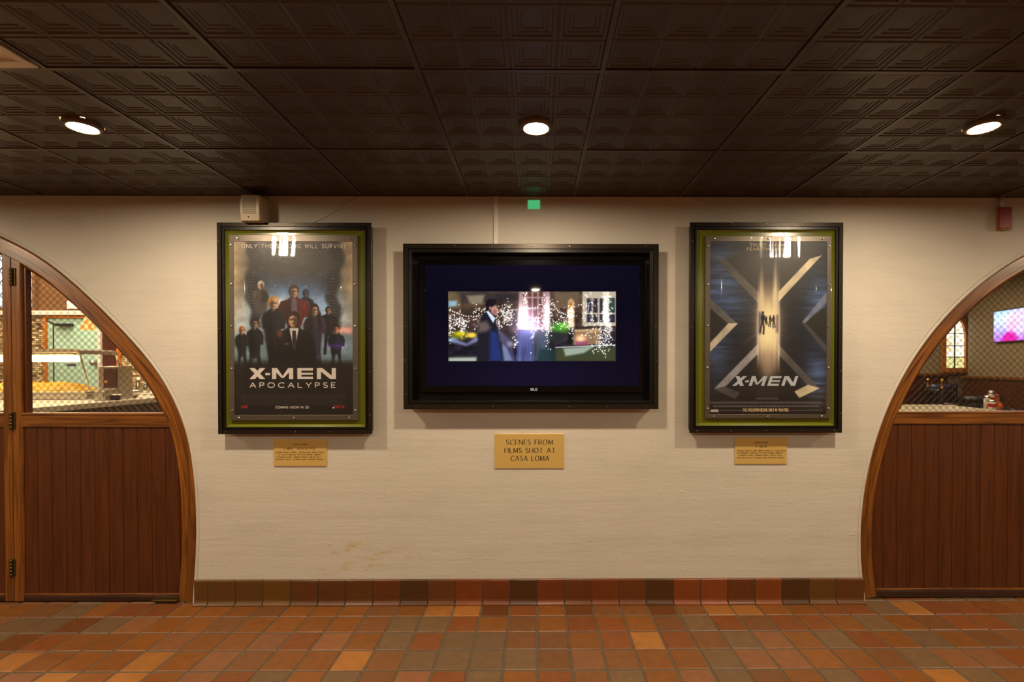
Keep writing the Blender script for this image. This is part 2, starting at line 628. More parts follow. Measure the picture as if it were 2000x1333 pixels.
G = {
    'A': (.76, [[(0, 0), (.38, 1), (.76, 0)], [(.13, .34), (.63, .34)]]),
    'B': (.56, [[(0, 0), (0, 1)], [(0, 1), (.3, 1)] + arc(.3, .77, .22, .23, 90, -90) + [(0, .54)], [(.3, .54)] + arc(.3, .27, .26, .27, 90, -90) + [(0, 0)]]),
    'C': (.72, [arc(.42, .5, .42, .5, 48, 312, 16)]),
    'D': (.72, [[(0, 0), (0, 1)], [(0, 1), (.26, 1)] + arc(.26, .5, .46, .5, 90, -90, 14) + [(0, 0)]]),
    'E': (.5, [[(0, 0), (0, 1)], [(0, 1), (.5, 1)], [(0, .52), (.43, .52)], [(0, 0), (.5, 0)]]),
    'F': (.48, [[(0, 0), (0, 1)], [(0, 1), (.48, 1)], [(0, .52), (.4, .52)]]),
    'G': (.76, [arc(.42, .5, .42, .5, 48, 340, 16) + [(.8, .44)], [(.5, .44), (.8, .44)]]),
    'H': (.7, [[(0, 0), (0, 1)], [(.7, 0), (.7, 1)], [(0, .52), (.7, .52)]]),
    'I': (.02, [[(0, 0), (0, 1)]]),
    'J': (.3, [[(.3, 1), (.3, .2)] + arc(.12, .2, .18, .2, 0, -120)]),
    'K': (.62, [[(0, 0), (0, 1)], [(.58, 1), (.02, .46)], [(.16, .58), (.62, 0)]]),
    'L': (.5, [[(0, 1), (0, 0)], [(0, 0), (.5, 0)]]),
    'M': (.86, [[(0, 0), (.06, 1)], [(.06, 1), (.43, .06)], [(.43, .06), (.8, 1)], [(.8, 1), (.86, 0)]]),
    'N': (.72, [[(0, 0), (0, 1)], [(0, 1), (.72, 0)], [(.72, 0), (.72, 1)]]),
    'O': (.84, [arc(.42, .5, .42, .5, 0, 360, 24)]),
    'P': (.52, [[(0, 0), (0, 1)], [(0, 1), (.28, 1)] + arc(.28, .74, .25, .26, 90, -90) + [(0, .48)]]),
    'R': (.6, [[(0, 0), (0, 1)], [(0, 1), (.28, 1)] + arc(.28, .75, .24, .25, 90, -90) + [(0, .5)], [(.24, .5), (.6, 0)]]),
    'S': (.52, [arc(.26, .75, .24, .25, 35, 270, 12) + arc(.26, .25, .26, .25, 90, -145, 12)]),
    'T': (.66, [[(0, 1), (.66, 1)], [(.33, 1), (.33, 0)]]),
    'U': (.66, [[(0, 1), (0, .32)] + arc(.33, .32, .33, .32, 180, 360, 12) + [(.66, 1)]]),
    'V': (.72, [[(0, 1), (.36, 0), (.72, 1)]]),
    'W': (1.0, [[(0, 1), (.25, 0)], [(.25, 0), (.5, 1)], [(.5, 1), (.75, 0)], [(.75, 0), (1, 1)]]),
    'X': (.7, [[(0, 1), (.7, 0)], [(0, 0), (.7, 1)]]),
    'Y': (.68, [[(0, 1), (.34, .46), (.68, 1)], [(.34, .46), (.34, 0)]]),
    '3': (.5, [[(0, 1), (.48, 1), (.22, .58)] + arc(.22, .29, .28, .29, 85, -150, 10)]),
    '0': (.6, [arc(.3, .5, .3, .5, 0, 360, 20)]),
    '1': (.2, [[(0, .8), (.15, 1), (.15, 0)]]),
    '2': (.5, [arc(.25, .74, .25, .26, 170, -30, 10) + [(0, 0), (.5, 0)]]),
    '-': (.34, [[(0, .42), (.34, .42)]]),
    ',': (.1, [[(.08, .06), (.02, -.16)]]),
    '.': (.06, [[(.0, .03), (.06, .03)]]),
    ':': (.06, [[(0, .08), (.06, .08)], [(0, .6), (.06, .6)]]),
    ' ': (.34, []),
}


def letters(mb, text, xc, z, h, width, Y, thick=.12, thin=None, serif=False, slant=0.0, gap=.2, small=0.78):
    """text centred on xc with its baseline at z; width fixes the length of the line"""
    thin = thick if thin is None else thin
    x, items = 0.0, []
    for ch in text:
        sc = 1.0
        up = ch
        if ch.islower():
            up, sc = ch.upper(), small
        wd, st = G[up]
        items.append((x, sc, st))
        x += wd * sc + gap
    total = x - gap
    kx = width / (total * h)
    x0 = xc - width / 2
    for ox, sc, st in items:
        for line in st:
            pts = [(ox + px * sc, pz * sc) for px, pz in line]
            for (ax, az), (bx, bz) in zip(pts, pts[1:]):
                dx, dz = (bx - ax) * kx, bz - az
                ln = math.hypot(dx, dz)
                if ln < 1e-6: continue
                ux, uz = dx / ln, dz / ln
                wv = thin + (thick - thin) * (abs(uz) if dx * dz <= 0 or abs(uz) > .95 else abs(uz) * .5)
                hw = wv / 2
                e = hw * .55 if len(pts) > 4 else 0.0
                q = []
                for px, pz, s1, s2 in ((ax, az, -1, -1), (bx, bz, 1, -1), (bx, bz, 1, 1), (ax, az, -1, 1)):
                    X = px * kx + ux * e * s1 - uz * hw * s2
                    Z = pz + uz * e * s1 + ux * hw * s2
                    q.append((x0 + (X + slant * Z) * h, Y, z + Z * h))
                mb.face([(p_[0], p_[1] - 5e-5 * (len(mb.f) % 9), p_[2]) for p_ in q])
            if serif and len(line) >= 2:
                for (ax, az), (bx, bz) in ((pts[0], pts[1]), (pts[-1], pts[-2])):
                    if abs(bz - az) > .25 * abs(bx - ax) and (abs(az) < .02 or abs(az - sc) < .02):
                        sw, sh = .085, .05
                        zz = az + (sh / 2 if az < .5 * sc else -sh / 2)
                        mb.face([(x0 + (ax * kx + a * sw) * h, Y - 5e-5 * (len(mb.f) % 9), z + (zz + b * sh) * h)
                                 for a, b in ((-1, -.5), (1, -.5), (1, .5), (-1, .5))])
    return mb


def slab(mb, quads, x0, z0, wd, h, Y, slant=0.0):
    for q in quads:
        yy = Y - 5e-5 * (len(mb.f) % 9)
        mb.face([(x0 + px * wd + slant * pz * h, yy, z0 + pz * h) for px, pz in q])


def block_title(mb, x_left, x_right, z0, h, Y, slant=0.0):
    """wide block capitals X - M E N with flat cut ends"""
    W_ = x_right - x_left
    t = .23

    def put(cx, cw, quads):
        slab(mb, quads, x_left + cx * W_, z0, cw * W_, h, Y, slant)

    def st(a, za, b, zb, tt):
        return [(a, za), (a + tt, za), (b + tt, zb), (b, zb)]
    put(0, .185, [st(0, 0, 1 - .34, 1, .34), st(1 - .34, 0, 0, 1, .34)])
    put(.185, .055, [[(0, .36), (1, .36), (1, .56), (0, .56)]])
    put(.262, .245, [st(0, 0, 0, 1, .2), st(.8, 0, .8, 1, .2), [(0, 1), (.24, 1), (.56, .12), (.44, .12)], [(1, 1), (.76, 1), (.44, .12), (.56, .12)]])
    put(.555, .18, [st(0, 0, 0, 1, .26), [(0, 0), (1, 0), (1, .22), (0, .22)], [(0, .4), (1, .4), (1, .58), (0, .58)], [(0, .78), (1, .78), (1, 1), (0, 1)]])
    put(.78, .22, [st(0, 0, 0, 1, .22), st(.78, 0, .78, 1, .22), [(0, 1), (.3, 1), (1, 0), (.7, 0)]])
    return mb


# ------------------------------------------------------------------ printed pictures as coloured fine grids
class Canvas:
    def __init__(self, x0, y0, x1, y1, res=1.0):
        self.x0, self.y0, self.x1, self.y1 = x0, y0, x1, y1
        self.nx, self.ny = int((x1 - x0) * res) + 1, int((y1 - y0) * res) + 1
        xs = np.linspace(x0, x1, self.nx)
        ys = np.linspace(y0, y1, self.ny)
        self.X, self.Y = np.meshgrid(xs, ys)
        self.a = np.zeros((self.ny, self.nx, 3))

    def blend(self, mask, c):
        m = np.clip(mask, 0, 1)[..., None]
        self.a = self.a * (1 - m) + np.array(c, float) * m

    def add(self, mask, c):
        self.a = np.clip(self.a + np.clip(mask, 0, 1)[..., None] * np.array(c, float), 0, 255)

    def vgrad(self, stops):
        ys = [s[0] for s in stops]
        for k in range(3):
            self.a[..., k] = np.interp(self.Y, ys, [s[1][k] for s in stops])

    def ell(self, cx, cy, rx, ry, c, soft=0.15, rot=0.0, amt=1.0):
        ca, sa = math.cos(rot), math.sin(rot)
        dx, dy = self.X - cx, self.Y - cy
        u, v = (dx * ca + dy * sa) / rx, (-dx * sa + dy * ca) / ry
        d = np.sqrt(u * u + v * v)
        self.blend(np.clip((1 - d) / soft + .5, 0, 1) * amt, c)

    def glow(self, cx, cy, rx, ry, c, amt=1.0, addit=True):
        d = ((self.X - cx) / rx) ** 2 + ((self.Y - cy) / ry) ** 2
        m = np.exp(-d) * amt
        (self.add if addit else self.blend)(m, c)

    def poly(self, pts, c, soft=0.8, amt=1.0):
        """filled polygon (any shape), soft edge in px"""
        X, Y = self.X, self.Y
        inside = np.zeros(X.shape, bool)
        dist = np.full(X.shape, 1e9)
        n = len(pts)
        for i in range(n):
            (ax, ay), (bx, by) = pts[i], pts[(i + 1) % n]
            cond = ((ay > Y) != (by > Y))
            with np.errstate(divide='ignore', invalid='ignore'):
                xi = (bx - ax) * (Y - ay) / ((by - ay) if by != ay else 1e-9) + ax
            inside ^= cond & (X < xi)
            dx, dy = bx - ax, by - ay
            t = np.clip(((X - ax) * dx + (Y - ay) * dy) / (dx * dx + dy * dy + 1e-9), 0, 1)
            dist = np.minimum(dist, np.hypot(X - ax - t * dx, Y - ay - t * dy))
        s = np.where(inside, dist, -dist)
        self.blend(np.clip(s / (2 * soft) + .5, 0, 1) * amt, c)

    def line(self, pts, wd, c, amt=1.0):
        for (ax, ay), (bx, by) in zip(pts, pts[1:]):
            dx, dy = bx - ax, by - ay
            t = np.clip(((self.X - ax) * dx + (self.Y - ay) * dy) / (dx * dx + dy * dy + 1e-9), 0, 1)
            d = np.hypot(self.X - ax - t * dx, self.Y - ay - t * dy)
            self.blend(np.clip(wd / 2 - d + .5, 0, 1) * amt, c)

    def noise(self, sx, sy, seed, oct=3):
        r = np.random.RandomState(seed)
        out = np.zeros(self.X.shape)
        amp = 1.0
        for o in range(oct):
            nx, ny = int((self.x1 - self.x0) / sx * 2 ** o) + 3, int((self.y1 - self.y0) / sy * 2 ** o) + 3
            g = r.rand(ny, nx)
            u = (self.X - self.x0) / sx * 2 ** o
            v = (self.Y - self.y0) / sy * 2 ** o
            i, j = np.floor(u).astype(int), np.floor(v).astype(int)
            fu, fv = u - i, v - j
            fu, fv = fu * fu * (3 - 2 * fu), fv * fv * (3 - 2 * fv)
            out += amp * (g[j, i] * (1 - fu) * (1 - fv) + g[j, i + 1] * fu * (1 - fv) + g[j + 1, i] * (1 - fu) * fv + g[j + 1, i + 1] * fu * fv)
            amp *= .5
        return out / (2 - .5 ** (oct - 1))

    def blur(self, sx, sy):
        for ax, sg in ((1, sx), (0, sy)):
            if sg <= 0: continue
            n_ = max(1, int(sg * 3))
            k_ = np.exp(-.5 * (np.arange(-n_, n_ + 1) / sg) ** 2)
            k_ /= k_.sum()
            pad = [(0, 0)] * 3
            pad[ax] = (n_, n_)
            b = np.pad(self.a, pad, mode='edge')
            out = np.zeros_like(self.a)
            for i, w_ in enumerate(k_):
                out += w_ * (b[:, i:i + self.a.shape[1]] if ax == 1 else b[i:i + self.a.shape[0]])
            self.a = out

    def mul(self, f):
        self.a = np.clip(self.a * f[..., None], 0, 255)

    def mesh(self, name, mat, parent, rc, Y, gain=(1.0, 1.0, 1.0)):
        """rc = (x0, x1, z0, z1) in the world at depth Y"""
        off = Vector((0, 0, 0))
        p = parent
        while p is not None:
            off += p.location
            p = p.parent
        nx, ny = self.nx, self.ny
        xs = np.linspace(rc[0], rc[1], nx) - off.x
        zs = np.linspace(rc[3], rc[2], ny) - off.z
        gx, gz = np.meshgrid(xs, zs)
        co = np.stack([gx, np.full(gx.shape, Y - off.y), gz], -1).reshape(-1, 3)
        idx = np.arange(nx * ny).reshape(ny, nx)
        q = np.stack([idx[1:, :-1], idx[1:, 1:], idx[:-1, 1:], idx[:-1, :-1]], -1).reshape(-1, 4)
        me = bpy.data.meshes.new(name)
        me.vertices.add(len(co))
        me.vertices.foreach_set('co', co.astype(np.float32).ravel())
        me.loops.add(q.size)
        me.loops.foreach_set('vertex_index', q.astype(np.int32).ravel())
        me.polygons.add(len(q))
        me.polygons.foreach_set('loop_start', np.arange(0, q.size, 4, dtype=np.int32))
        me.update(calc_edges=True)
        s = self.a.reshape(-1, 3) / 255.0
        l = np.where(s <= .04045, s / 12.92, ((s + .055) / 1.055) ** 2.4) * np.array(gain)
        l = np.minimum(l, 40)
        ca = me.color_attributes.new('Col', 'FLOAT_COLOR', 'POINT')
        ca.data.foreach_set('color', np.concatenate([l, np.ones((len(l), 1))], 1).astype(np.float32).ravel())
        me.materials.append(mat)
        me.validate()
        o = bpy.data.objects.new(name, me)
        COL.objects.link(o)
        o.parent = parent
        return o


# ------------------------------------------------------------------ arch outlines (x, z on the wall)
CEIL = 2.355
WALL_Y = 0.0


def resample(pts, n):
    pts = np.array(pts)
    d = np.concatenate([[0], np.cumsum(np.hypot(*np.diff(pts, axis=0).T))])
    s = np.linspace(0, d[-1], n)
    return np.stack([np.interp(s, d, pts[:, k]) for k in (0, 1)], 1)


def offset(pts, dist):
    """shift an open polyline sideways (positive = to the left of its direction)"""
    t = np.gradient(pts, axis=0)
    t /= np.linalg.norm(t, axis=1)[:, None] + 1e-9
    n = np.stack([-t[:, 1], t[:, 0]], 1)
    return pts + n * dist


LP = [(376, 1182), (380, 1120), (384, 1056), (383, 992), (378, 920), (367, 850), (345.5, 792.6), (316, 737.5), (279, 690), (235, 642),
      (184, 591), (128.6, 540), (73.5, 499), (0, 462), (-60, 438), (-120, 425), (-180, 421)]
lw = np.array([P(x, y, .02)[[0, 2]] for x, y in LP])
lw[0, 1] = 0.0
la = resample(lw, 90)
for _ in range(14):
    la[1:-1] = .25 * la[:-2] + .5 * la[1:-1] + .25 * la[2:]
mirr = la[::-1].copy()
mirr[:, 0] = 2 * la[-1, 0] - mirr[:, 0]
LARCH = np.concatenate([la, mirr[1:]])                   # runs from the right foot over the top to the left foot
a_, b_, cx_, z0_ = 1.70, 1.853, 3.611, .36
th0 = math.asin(-z0_ / b_)
ths = np.linspace(math.pi - th0, th0, 150)
RARCH = np.stack([cx_ + a_ * np.cos(ths), z0_ + b_ * np.sin(ths)], 1)   # left foot over the top to the right foot
RARCH[0, 1] = RARCH[-1, 1] = 0.0

# ------------------------------------------------------------------ wall with the two arched openings
X_L, X_R = -9.0, 8.0


def strip(mb, A, B, ya, yb, mi=0):
    d = np.concatenate([[0], np.cumsum(np.hypot(*np.diff(A, axis=0).T))])
    w_ = float(np.hypot(*(A[0] - B[0])))
    for k in range(len(A) - 1):
        q = [(A[k][0], ya, A[k][1]), (A[k + 1][0], ya, A[k + 1][1]), (B[k + 1][0], yb, B[k + 1][1]), (B[k][0], yb, B[k][1])]
        mb.face(q, [(d[k], 0), (d[k + 1], 0), (d[k + 1], w_ + abs(ya - yb)), (d[k], w_ + abs(ya - yb))], mi, True)


def hole(mb, arch, outward):
    """plaster edge of an opening: rounded lip, then the reveal"""
    rings = []
    for dd, yy in ((.034, .0), (.0325, .007), (.0285, .007), (.026, .002), (.012, .004), (.007, .010), (.004, .2)):
        o = offset(arch, dd * outward)
        o[0, 1] = o[-1, 1] = -.02
        rings.append((o, yy))
    for (A, ya), (B, yb) in zip(rings, rings[1:]):
        strip(mb, A, B, ya, yb)
    return rings[0][0]


mb = MB()
hl = hole(mb, LARCH, -1)
hr = hole(mb, RARCH, 1)


def front_strip(o_, y):
    """face between an opening's outline and the ceiling line"""
    pass


# the wall face: fans of quads from the outline to the border
def wall_face(y):
    # outline of left hole from right foot to left foot; right hole from left foot to right foot
    left = [tuple(p) for p in hl]
    right = [tuple(p) for p in hr]
    poly_mid = []
    # middle pier with the strips above both arches, split at the two crowns
    it = int(np.argmax(hl[:, 1]))
    jt = int(np.argmax(hr[:, 1]))
    poly_mid = [(p[0], y, p[1]) for p in hl[:it + 1]] + [(hl[it, 0], y, CEIL), (hr[jt, 0], y, CEIL)] + [(p[0], y, p[1]) for p in hr[:jt + 1][::-1]]
    mb.face(poly_mid)
    mb.face([(p[0], y, p[1]) for p in hl[it:]] + [(X_L, y, -.02), (X_L, y, CEIL), (hl[it, 0], y, CEIL)])
    mb.face([(p[0], y, p[1]) for p in hr[jt:][::-1]] + [(hr[jt, 0], y, CEIL), (X_R, y, CEIL), (X_R, y, -.02)])


wall_face(0.0)
o = mb.build('wall_back', M['plaster'], merge=False)
# the n-gons are concave: turn them into triangles so they fill cleanly
bm = bmesh.new()
bm.from_mesh(o.data)
bmesh.ops.triangulate(bm, faces=[f for f in bm.faces if len(f.verts) > 4])
bmesh.ops.remove_doubles(bm, verts=bm.verts, dist=1e-5)
bmesh.ops.recalc_face_normals(bm, faces=bm.faces)
bm.to_mesh(o.data)
bm.free()
for p in o.data.polygons:
    if abs(p.normal.y) > .999: p.use_smooth = False
struct(o, 'cream brushed plaster wall between the two arched openings', 'wall')

# rear skin of the same wall, facing the rooms behind
mb = MB()
hl2, hr2 = hl.copy(), hr.copy()
hl, hr = offset(LARCH, -.004), offset(RARCH, .004)
hl[0, 1] = hl[-1, 1] = hr[0, 1] = hr[-1, 1] = -.02
wall_face(0.2)
o = mb.build('wall_rear', M['cream_wall'], merge=False)
bm = bmesh.new()
bm.from_mesh(o.data)
bmesh.ops.triangulate(bm, faces=bm.faces[:])
bm.to_mesh(o.data)
bm.free()
struct(o)

# ------------------------------------------------------------------ hall shell
mb = MB()
mb.box(-5.6, -5.5, -5.2, .0, -.02, CEIL)
struct(mb.build('wall_left', M['hall_wall']))
mb = MB()
mb.box(5.5, 5.6, -5.2, .0, -.02, CEIL)
struct(mb.build('wall_right', M['hall_wall']))
mb = MB()
mb.box(-5.6, 5.6, -5.3, -5.2, -.02, CEIL)
struct(mb.build('wall_front', M['dark_wall']))

# ------------------------------------------------------------------ ceiling of pressed panels
PAN = .61
GX = [.222 + PAN * k for k in range(-10, 10)]
GY = [.0 - .6 * k for k in range(0, 10)]
mb = MB()


def coffer(x0, x1, y0, y1, z):
    prof = [(0.0, .0), (.006, -.0025), (.014, -.0025), (.019, .001), (.030, .001), (.034, .0032), (.042, .0032), (.046, .0055)]
    sx, sy = (x1 - x0) / .1525, (y1 - y0) / .15
    for (d0, h0), (d1, h1) in zip(prof, prof[1:]):
        a = (x0 + d0 * sx, x1 - d0 * sx, y0 + d0 * sy, y1 - d0 * sy)
        b = (x0 + d1 * sx, x1 - d1 * sx, y0 + d1 * sy, y1 - d1 * sy)
        A = [(a[0], a[2], z + h0), (a[1], a[2], z + h0), (a[1], a[3], z + h0), (a[0], a[3], z + h0)]
        B = [(b[0], b[2], z + h1), (b[1], b[2], z + h1), (b[1], b[3], z + h1), (b[0], b[3], z + h1)]
        for k in range(4):
            j = (k + 1) % 4
            mb.face([A[j], A[k], B[k], B[j]])
    d, h = prof[-1]
    b = (x0 + d * sx, x1 - d * sx, y0 + d * sy, y1 - d * sy)
    mb.face([(b[0], b[3], z + h), (b[1], b[3], z + h), (b[1], b[2], z + h), (b[0], b[2], z + h)])


tr_x0, tr_x1, tr_y0, tr_y1 = GX[6] - PAN + .0, GX[6], -1.8, -1.2      # bay of the pale fluorescent panel
tr_k = min(range(len(GX)), key=lambda k: abs(GX[k] + 1.608))
tr_x0, tr_x1 = GX[tr_k] - PAN, GX[tr_k]
for xa, xb in zip(GX, GX[1:]):
    for ya, yb in zip(GY[1:], GY):
        if abs(xa - tr_x0) < .01 and abs(ya - tr_y0) < .01:
            continue
        g = .0075
        zc = CEIL + .004 + random.uniform(0, .004)
        rich = ya > -3.7
        if rich:
            nx = 4
            for i in range(nx):
                for j in range(nx):
                    ux0 = xa + g + (xb - xa - 2 * g) * i / nx
                    ux1 = xa + g + (xb - xa - 2 * g) * (i + 1) / nx
                    uy0 = ya + g + (yb - ya - 2 * g) * j / nx
                    uy1 = ya + g + (yb - ya - 2 * g) * (j + 1) / nx
                    coffer(ux0, ux1, uy0, uy1, zc)
        else:
            mb.face([(xa, yb, zc), (xb, yb, zc), (xb, ya, zc), (xa, ya, zc)])
for x in GX:
    mb.box(x - .008, x + .008, GY[-1], 0, CEIL, CEIL + .03, mi=1)
for y in GY:
    mb.box(GX[0], GX[-1], y - .008, y + .008, CEIL + .0004, CEIL + .031, mi=1)
ceil = mb.build('ceiling', [M['ceiling'], M['grid']], merge=False)
struct(ceil, 'dark brown pressed panel ceiling with nested square coffers', 'ceiling')
mb = MB()
mb.box(-9, 8, -5.3, .0, CEIL + .05, CEIL + .1)
struct(mb.build('ceiling_slab', M['matte_black']))

# ------------------------------------------------------------------ quarry tile floor
PX_, PY_ = .158, .1595
XJ = -.149
YJ = -.148
mb = MB()
cols = []
TC = {'o': (122, 72, 26), 'r': (119, 65, 27), 'b': (112, 70, 36), 'g': (104, 78, 52), 'l': (150, 96, 42), 'd': (96, 54, 20), 'p': (126, 80, 48)}
# rows as seen from the wall outwards, tiles from left to right of the view
ROWS = {
    0: 'oobgorrooobooobolldrodbbdblloorrglrrrolbborb',
    1: 'rpggdgpooboooobggroborrobgrbrrogobrrgooplrbro',
    2: 'bpgdrooopooprpogrggbborlrbgpogrogobblrrobogrb',
    3: 'lobolooolopboolbggggbpboogppoobgpprobggrorbgo',
    4: 'oolobploloprgogbprgorbgopgbogrolgbogbogrrbogo',
}
ncol = 66
i0 = -33
for j in range(-1, 32):
    for i in range(i0, i0 + ncol):
        x0, x1 = XJ + i * PX_, XJ + (i + 1) * PX_
        y1 = YJ - (j - 1) * PY_
        y0 = y1 - PY_
        if y1 > .2: y1 = .2
        g = .0050
        ja = [random.uniform(-.0012, .0012) for _ in range(4)]
        ax0, ax1, ay0, ay1 = x0 + g + ja[0], x1 - g + ja[1], y0 + g + ja[2], y1 - g + ja[3]
        bv = .0035
        zt = [random.uniform(-.0011, .0006) for _ in range(4)]
        top = [(ax0 + bv, ay0 + bv, zt[0]), (ax1 - bv, ay0 + bv, zt[1]), (ax1 - bv, ay1 - bv, zt[2]), (ax0 + bv, ay1 - bv, zt[3])]
        rim = [(ax0, ay0, -.003), (ax1, ay0, -.003), (ax1, ay1, -.003), (ax0, ay1, -.003)]
        bot = [(ax0, ay0, -.008), (ax1, ay0, -.008), (ax1, ay1, -.008), (ax0, ay1, -.008)]
        s = None
        if j in ROWS:
            k = i + 19
            if 0 <= k < len(ROWS[j]): s = ROWS[j][k]
        if s is None:
            s = random.choice('ooorrbbggpld')
        c = np.array(TC[s]) * random.uniform(.95, 1.05)
        c = lin(c)
        mb.face(top)
        cols.append(c)
        for k in range(4):
            n = (k + 1) % 4
            mb.face([rim[k], rim[n], top[n], top[k]], None, 0, True)
            cols.append(c)
            mb.face([bot[k], bot[n], rim[n], rim[k]])
            cols.append(c)
mb.face([(-5.6, -5.3, -.0045), (5.6, -5.3, -.0045), (5.6, .2, -.0045), (-5.6, .2, -.0045)], None, 1)
cols.append((.3, .3, .3))
o = mb.build('floor', [M['tile'], M['grout']], colors=cols, merge=False)
struct(o, 'square terracotta quarry tile floor with pale grout', 'floor')

# ------------------------------------------------------------------ cove base tiles along the wall
BX0, BX1 = P(379, 1160, -.01)[0], P(1688, 1160, -.01)[0]
mb = MB()
cols = []
BC = {'d': (92, 52, 18), 'k': (76, 44, 16), 'r': (110, 52, 18), 'b': (100, 52, 18), 'o': (120, 58, 20), 'y': (96, 62, 20)}
seqb = 'yyyydddbkdrrkrbrbkoobokyd'
HB = .142
prof = [(-.002, HB + .001), (-.007, HB), (-.0115, HB - .004), (-.013, HB - .012), (-.013, .030), (-.015, .020), (-.020, .011), (-.028, .005), (-.034, .003), (-.034, -.002)]
xs = [BX0]
k = math.ceil((BX0 - XJ) / PX_ + .3)
while XJ + k * PX_ < BX1 - .03:
    xs.append(XJ + k * PX_)
    k += 1
xs.append(BX1)
for n, (xa, xb) in enumerate(zip(xs, xs[1:])):
    c = lin(np.array(BC[seqb[n % len(seqb)]]) * random.uniform(.95, 1.05))
    xa, xb = xa + .003, xb - .003
    bow = random.uniform(-.0012, .0012)
    for (ya, za), (yb, zb) in zip(prof, prof[1:]):
        mb.face([(xa, ya, za), (xb, ya + bow * .5, za + bow), (xb, yb + bow * .5, zb + (bow if zb > .02 else 0)), (xa, yb, zb)], None, 0, True)
        cols.append(c)
    for xe in (xa, xb):
        mb.face([(xe, y, z) for y, z in prof] + [(xe, 0, -.002), (xe, 0, HB)])
        cols.append(c)
mb.box(BX0, BX1, -.0095, .0, -.003, HB - .0015, mi=1)
cols += [(.3, .3, .3)] * 6
mb.box(BX0, BX1, -.0335, -.0095, -.003, .0015, mi=1)
cols += [(.3, .3, .3)] * 6
o = mb.build('baseboard_back', [M['cove'], M['grout']], colors=cols, merge=False)
struct(o, 'row of brown glazed cove base tiles along the plaster wall', 'baseboard')


# ------------------------------------------------------------------ arched wooden doors
def inside_x(arch, z, side):
    """x of the arch outline at height z; side +1 the right flank, -1 the left flank"""
    it = int(np.argmax(arch[:, 1]))
    seg = arch[:it + 1] if side == 'first' else arch[it:]
    zs, xs_ = seg[:, 1], seg[:, 0]
    o_ = np.argsort(zs)
    return float(np.interp(z, zs[o_], xs_[o_]))


def clip_line(poly, p, d):
    """segment of the line p + t d inside a convex polygon (x, z)"""
    t0, t1 = -1e9, 1e9
    n = len(poly)
    area = sum(poly[i][0] * poly[(i + 1) % n][1] - poly[(i + 1) % n][0] * poly[i][1] for i in range(n))
    sgn = 1 if area > 0 else -1
    for i in range(n):
        a, b = poly[i], poly[(i + 1) % n]
        ex, ez = b[0] - a[0], b[1] - a[1]
        nx, nz = -ez * sgn, ex * sgn
        num = (p[0] - a[0]) * nx + (p[1] - a[1]) * nz
        den = d[0] * nx + d[1] * nz
        if abs(den) < 1e-9:
            if num < 0: return None
            continue
        t = -num / den
        if den > 0: t0 = max(t0, t)
        else: t1 = min(t1, t)
    return (t0, t1) if t1 - t0 > .01 else None


def wire_mesh(poly, Y, name, parent):
    mb = MB()
    xs_ = [p[0] for p in poly]
    zs = [p[1] for p in poly]
    per, gap, wr = .0285, .0066, .0010
    for sg in (1, -1):
        d = (math.sqrt(.5), sg * math.sqrt(.5))
        nrm = (-d[1], d[0])
        pr = [x * nrm[0] + z * nrm[1] for x, z in poly]
        k = math.floor(min(pr) / per)
        while k * per < max(pr):
            for e in (-gap / 2, gap / 2):
                q = (nrm[0] * (k * per + e), nrm[1] * (k * per + e))
                c = clip_line(poly, q, d)
                if c:
                    yy = Y + (.0012 if sg > 0 else -.0012)
                    a = (q[0] + d[0] * c[0], q[1] + d[1] * c[0])
                    b = (q[0] + d[0] * c[1], q[1] + d[1] * c[1])
                    n2 = (nrm[0] * wr, nrm[1] * wr)
                    A = [(a[0] + n2[0], yy, a[1] + n2[1]), (a[0], yy - wr, a[1]), (a[0] - n2[0], yy, a[1] - n2[1]), (a[0], yy + wr, a[1])]
                    B = [(b[0] + n2[0], yy, b[1] + n2[1]), (b[0], yy - wr, b[1]), (b[0] - n2[0], yy, b[1] - n2[1]), (b[0], yy + wr, b[1])]
                    for m_ in range(4):
                        mb.face([A[m_], A[(m_ + 1) % 4], B[(m_ + 1) % 4], B[m_]])
            k += 1
    return mb.build(name, M['wire'], parent, merge=False)


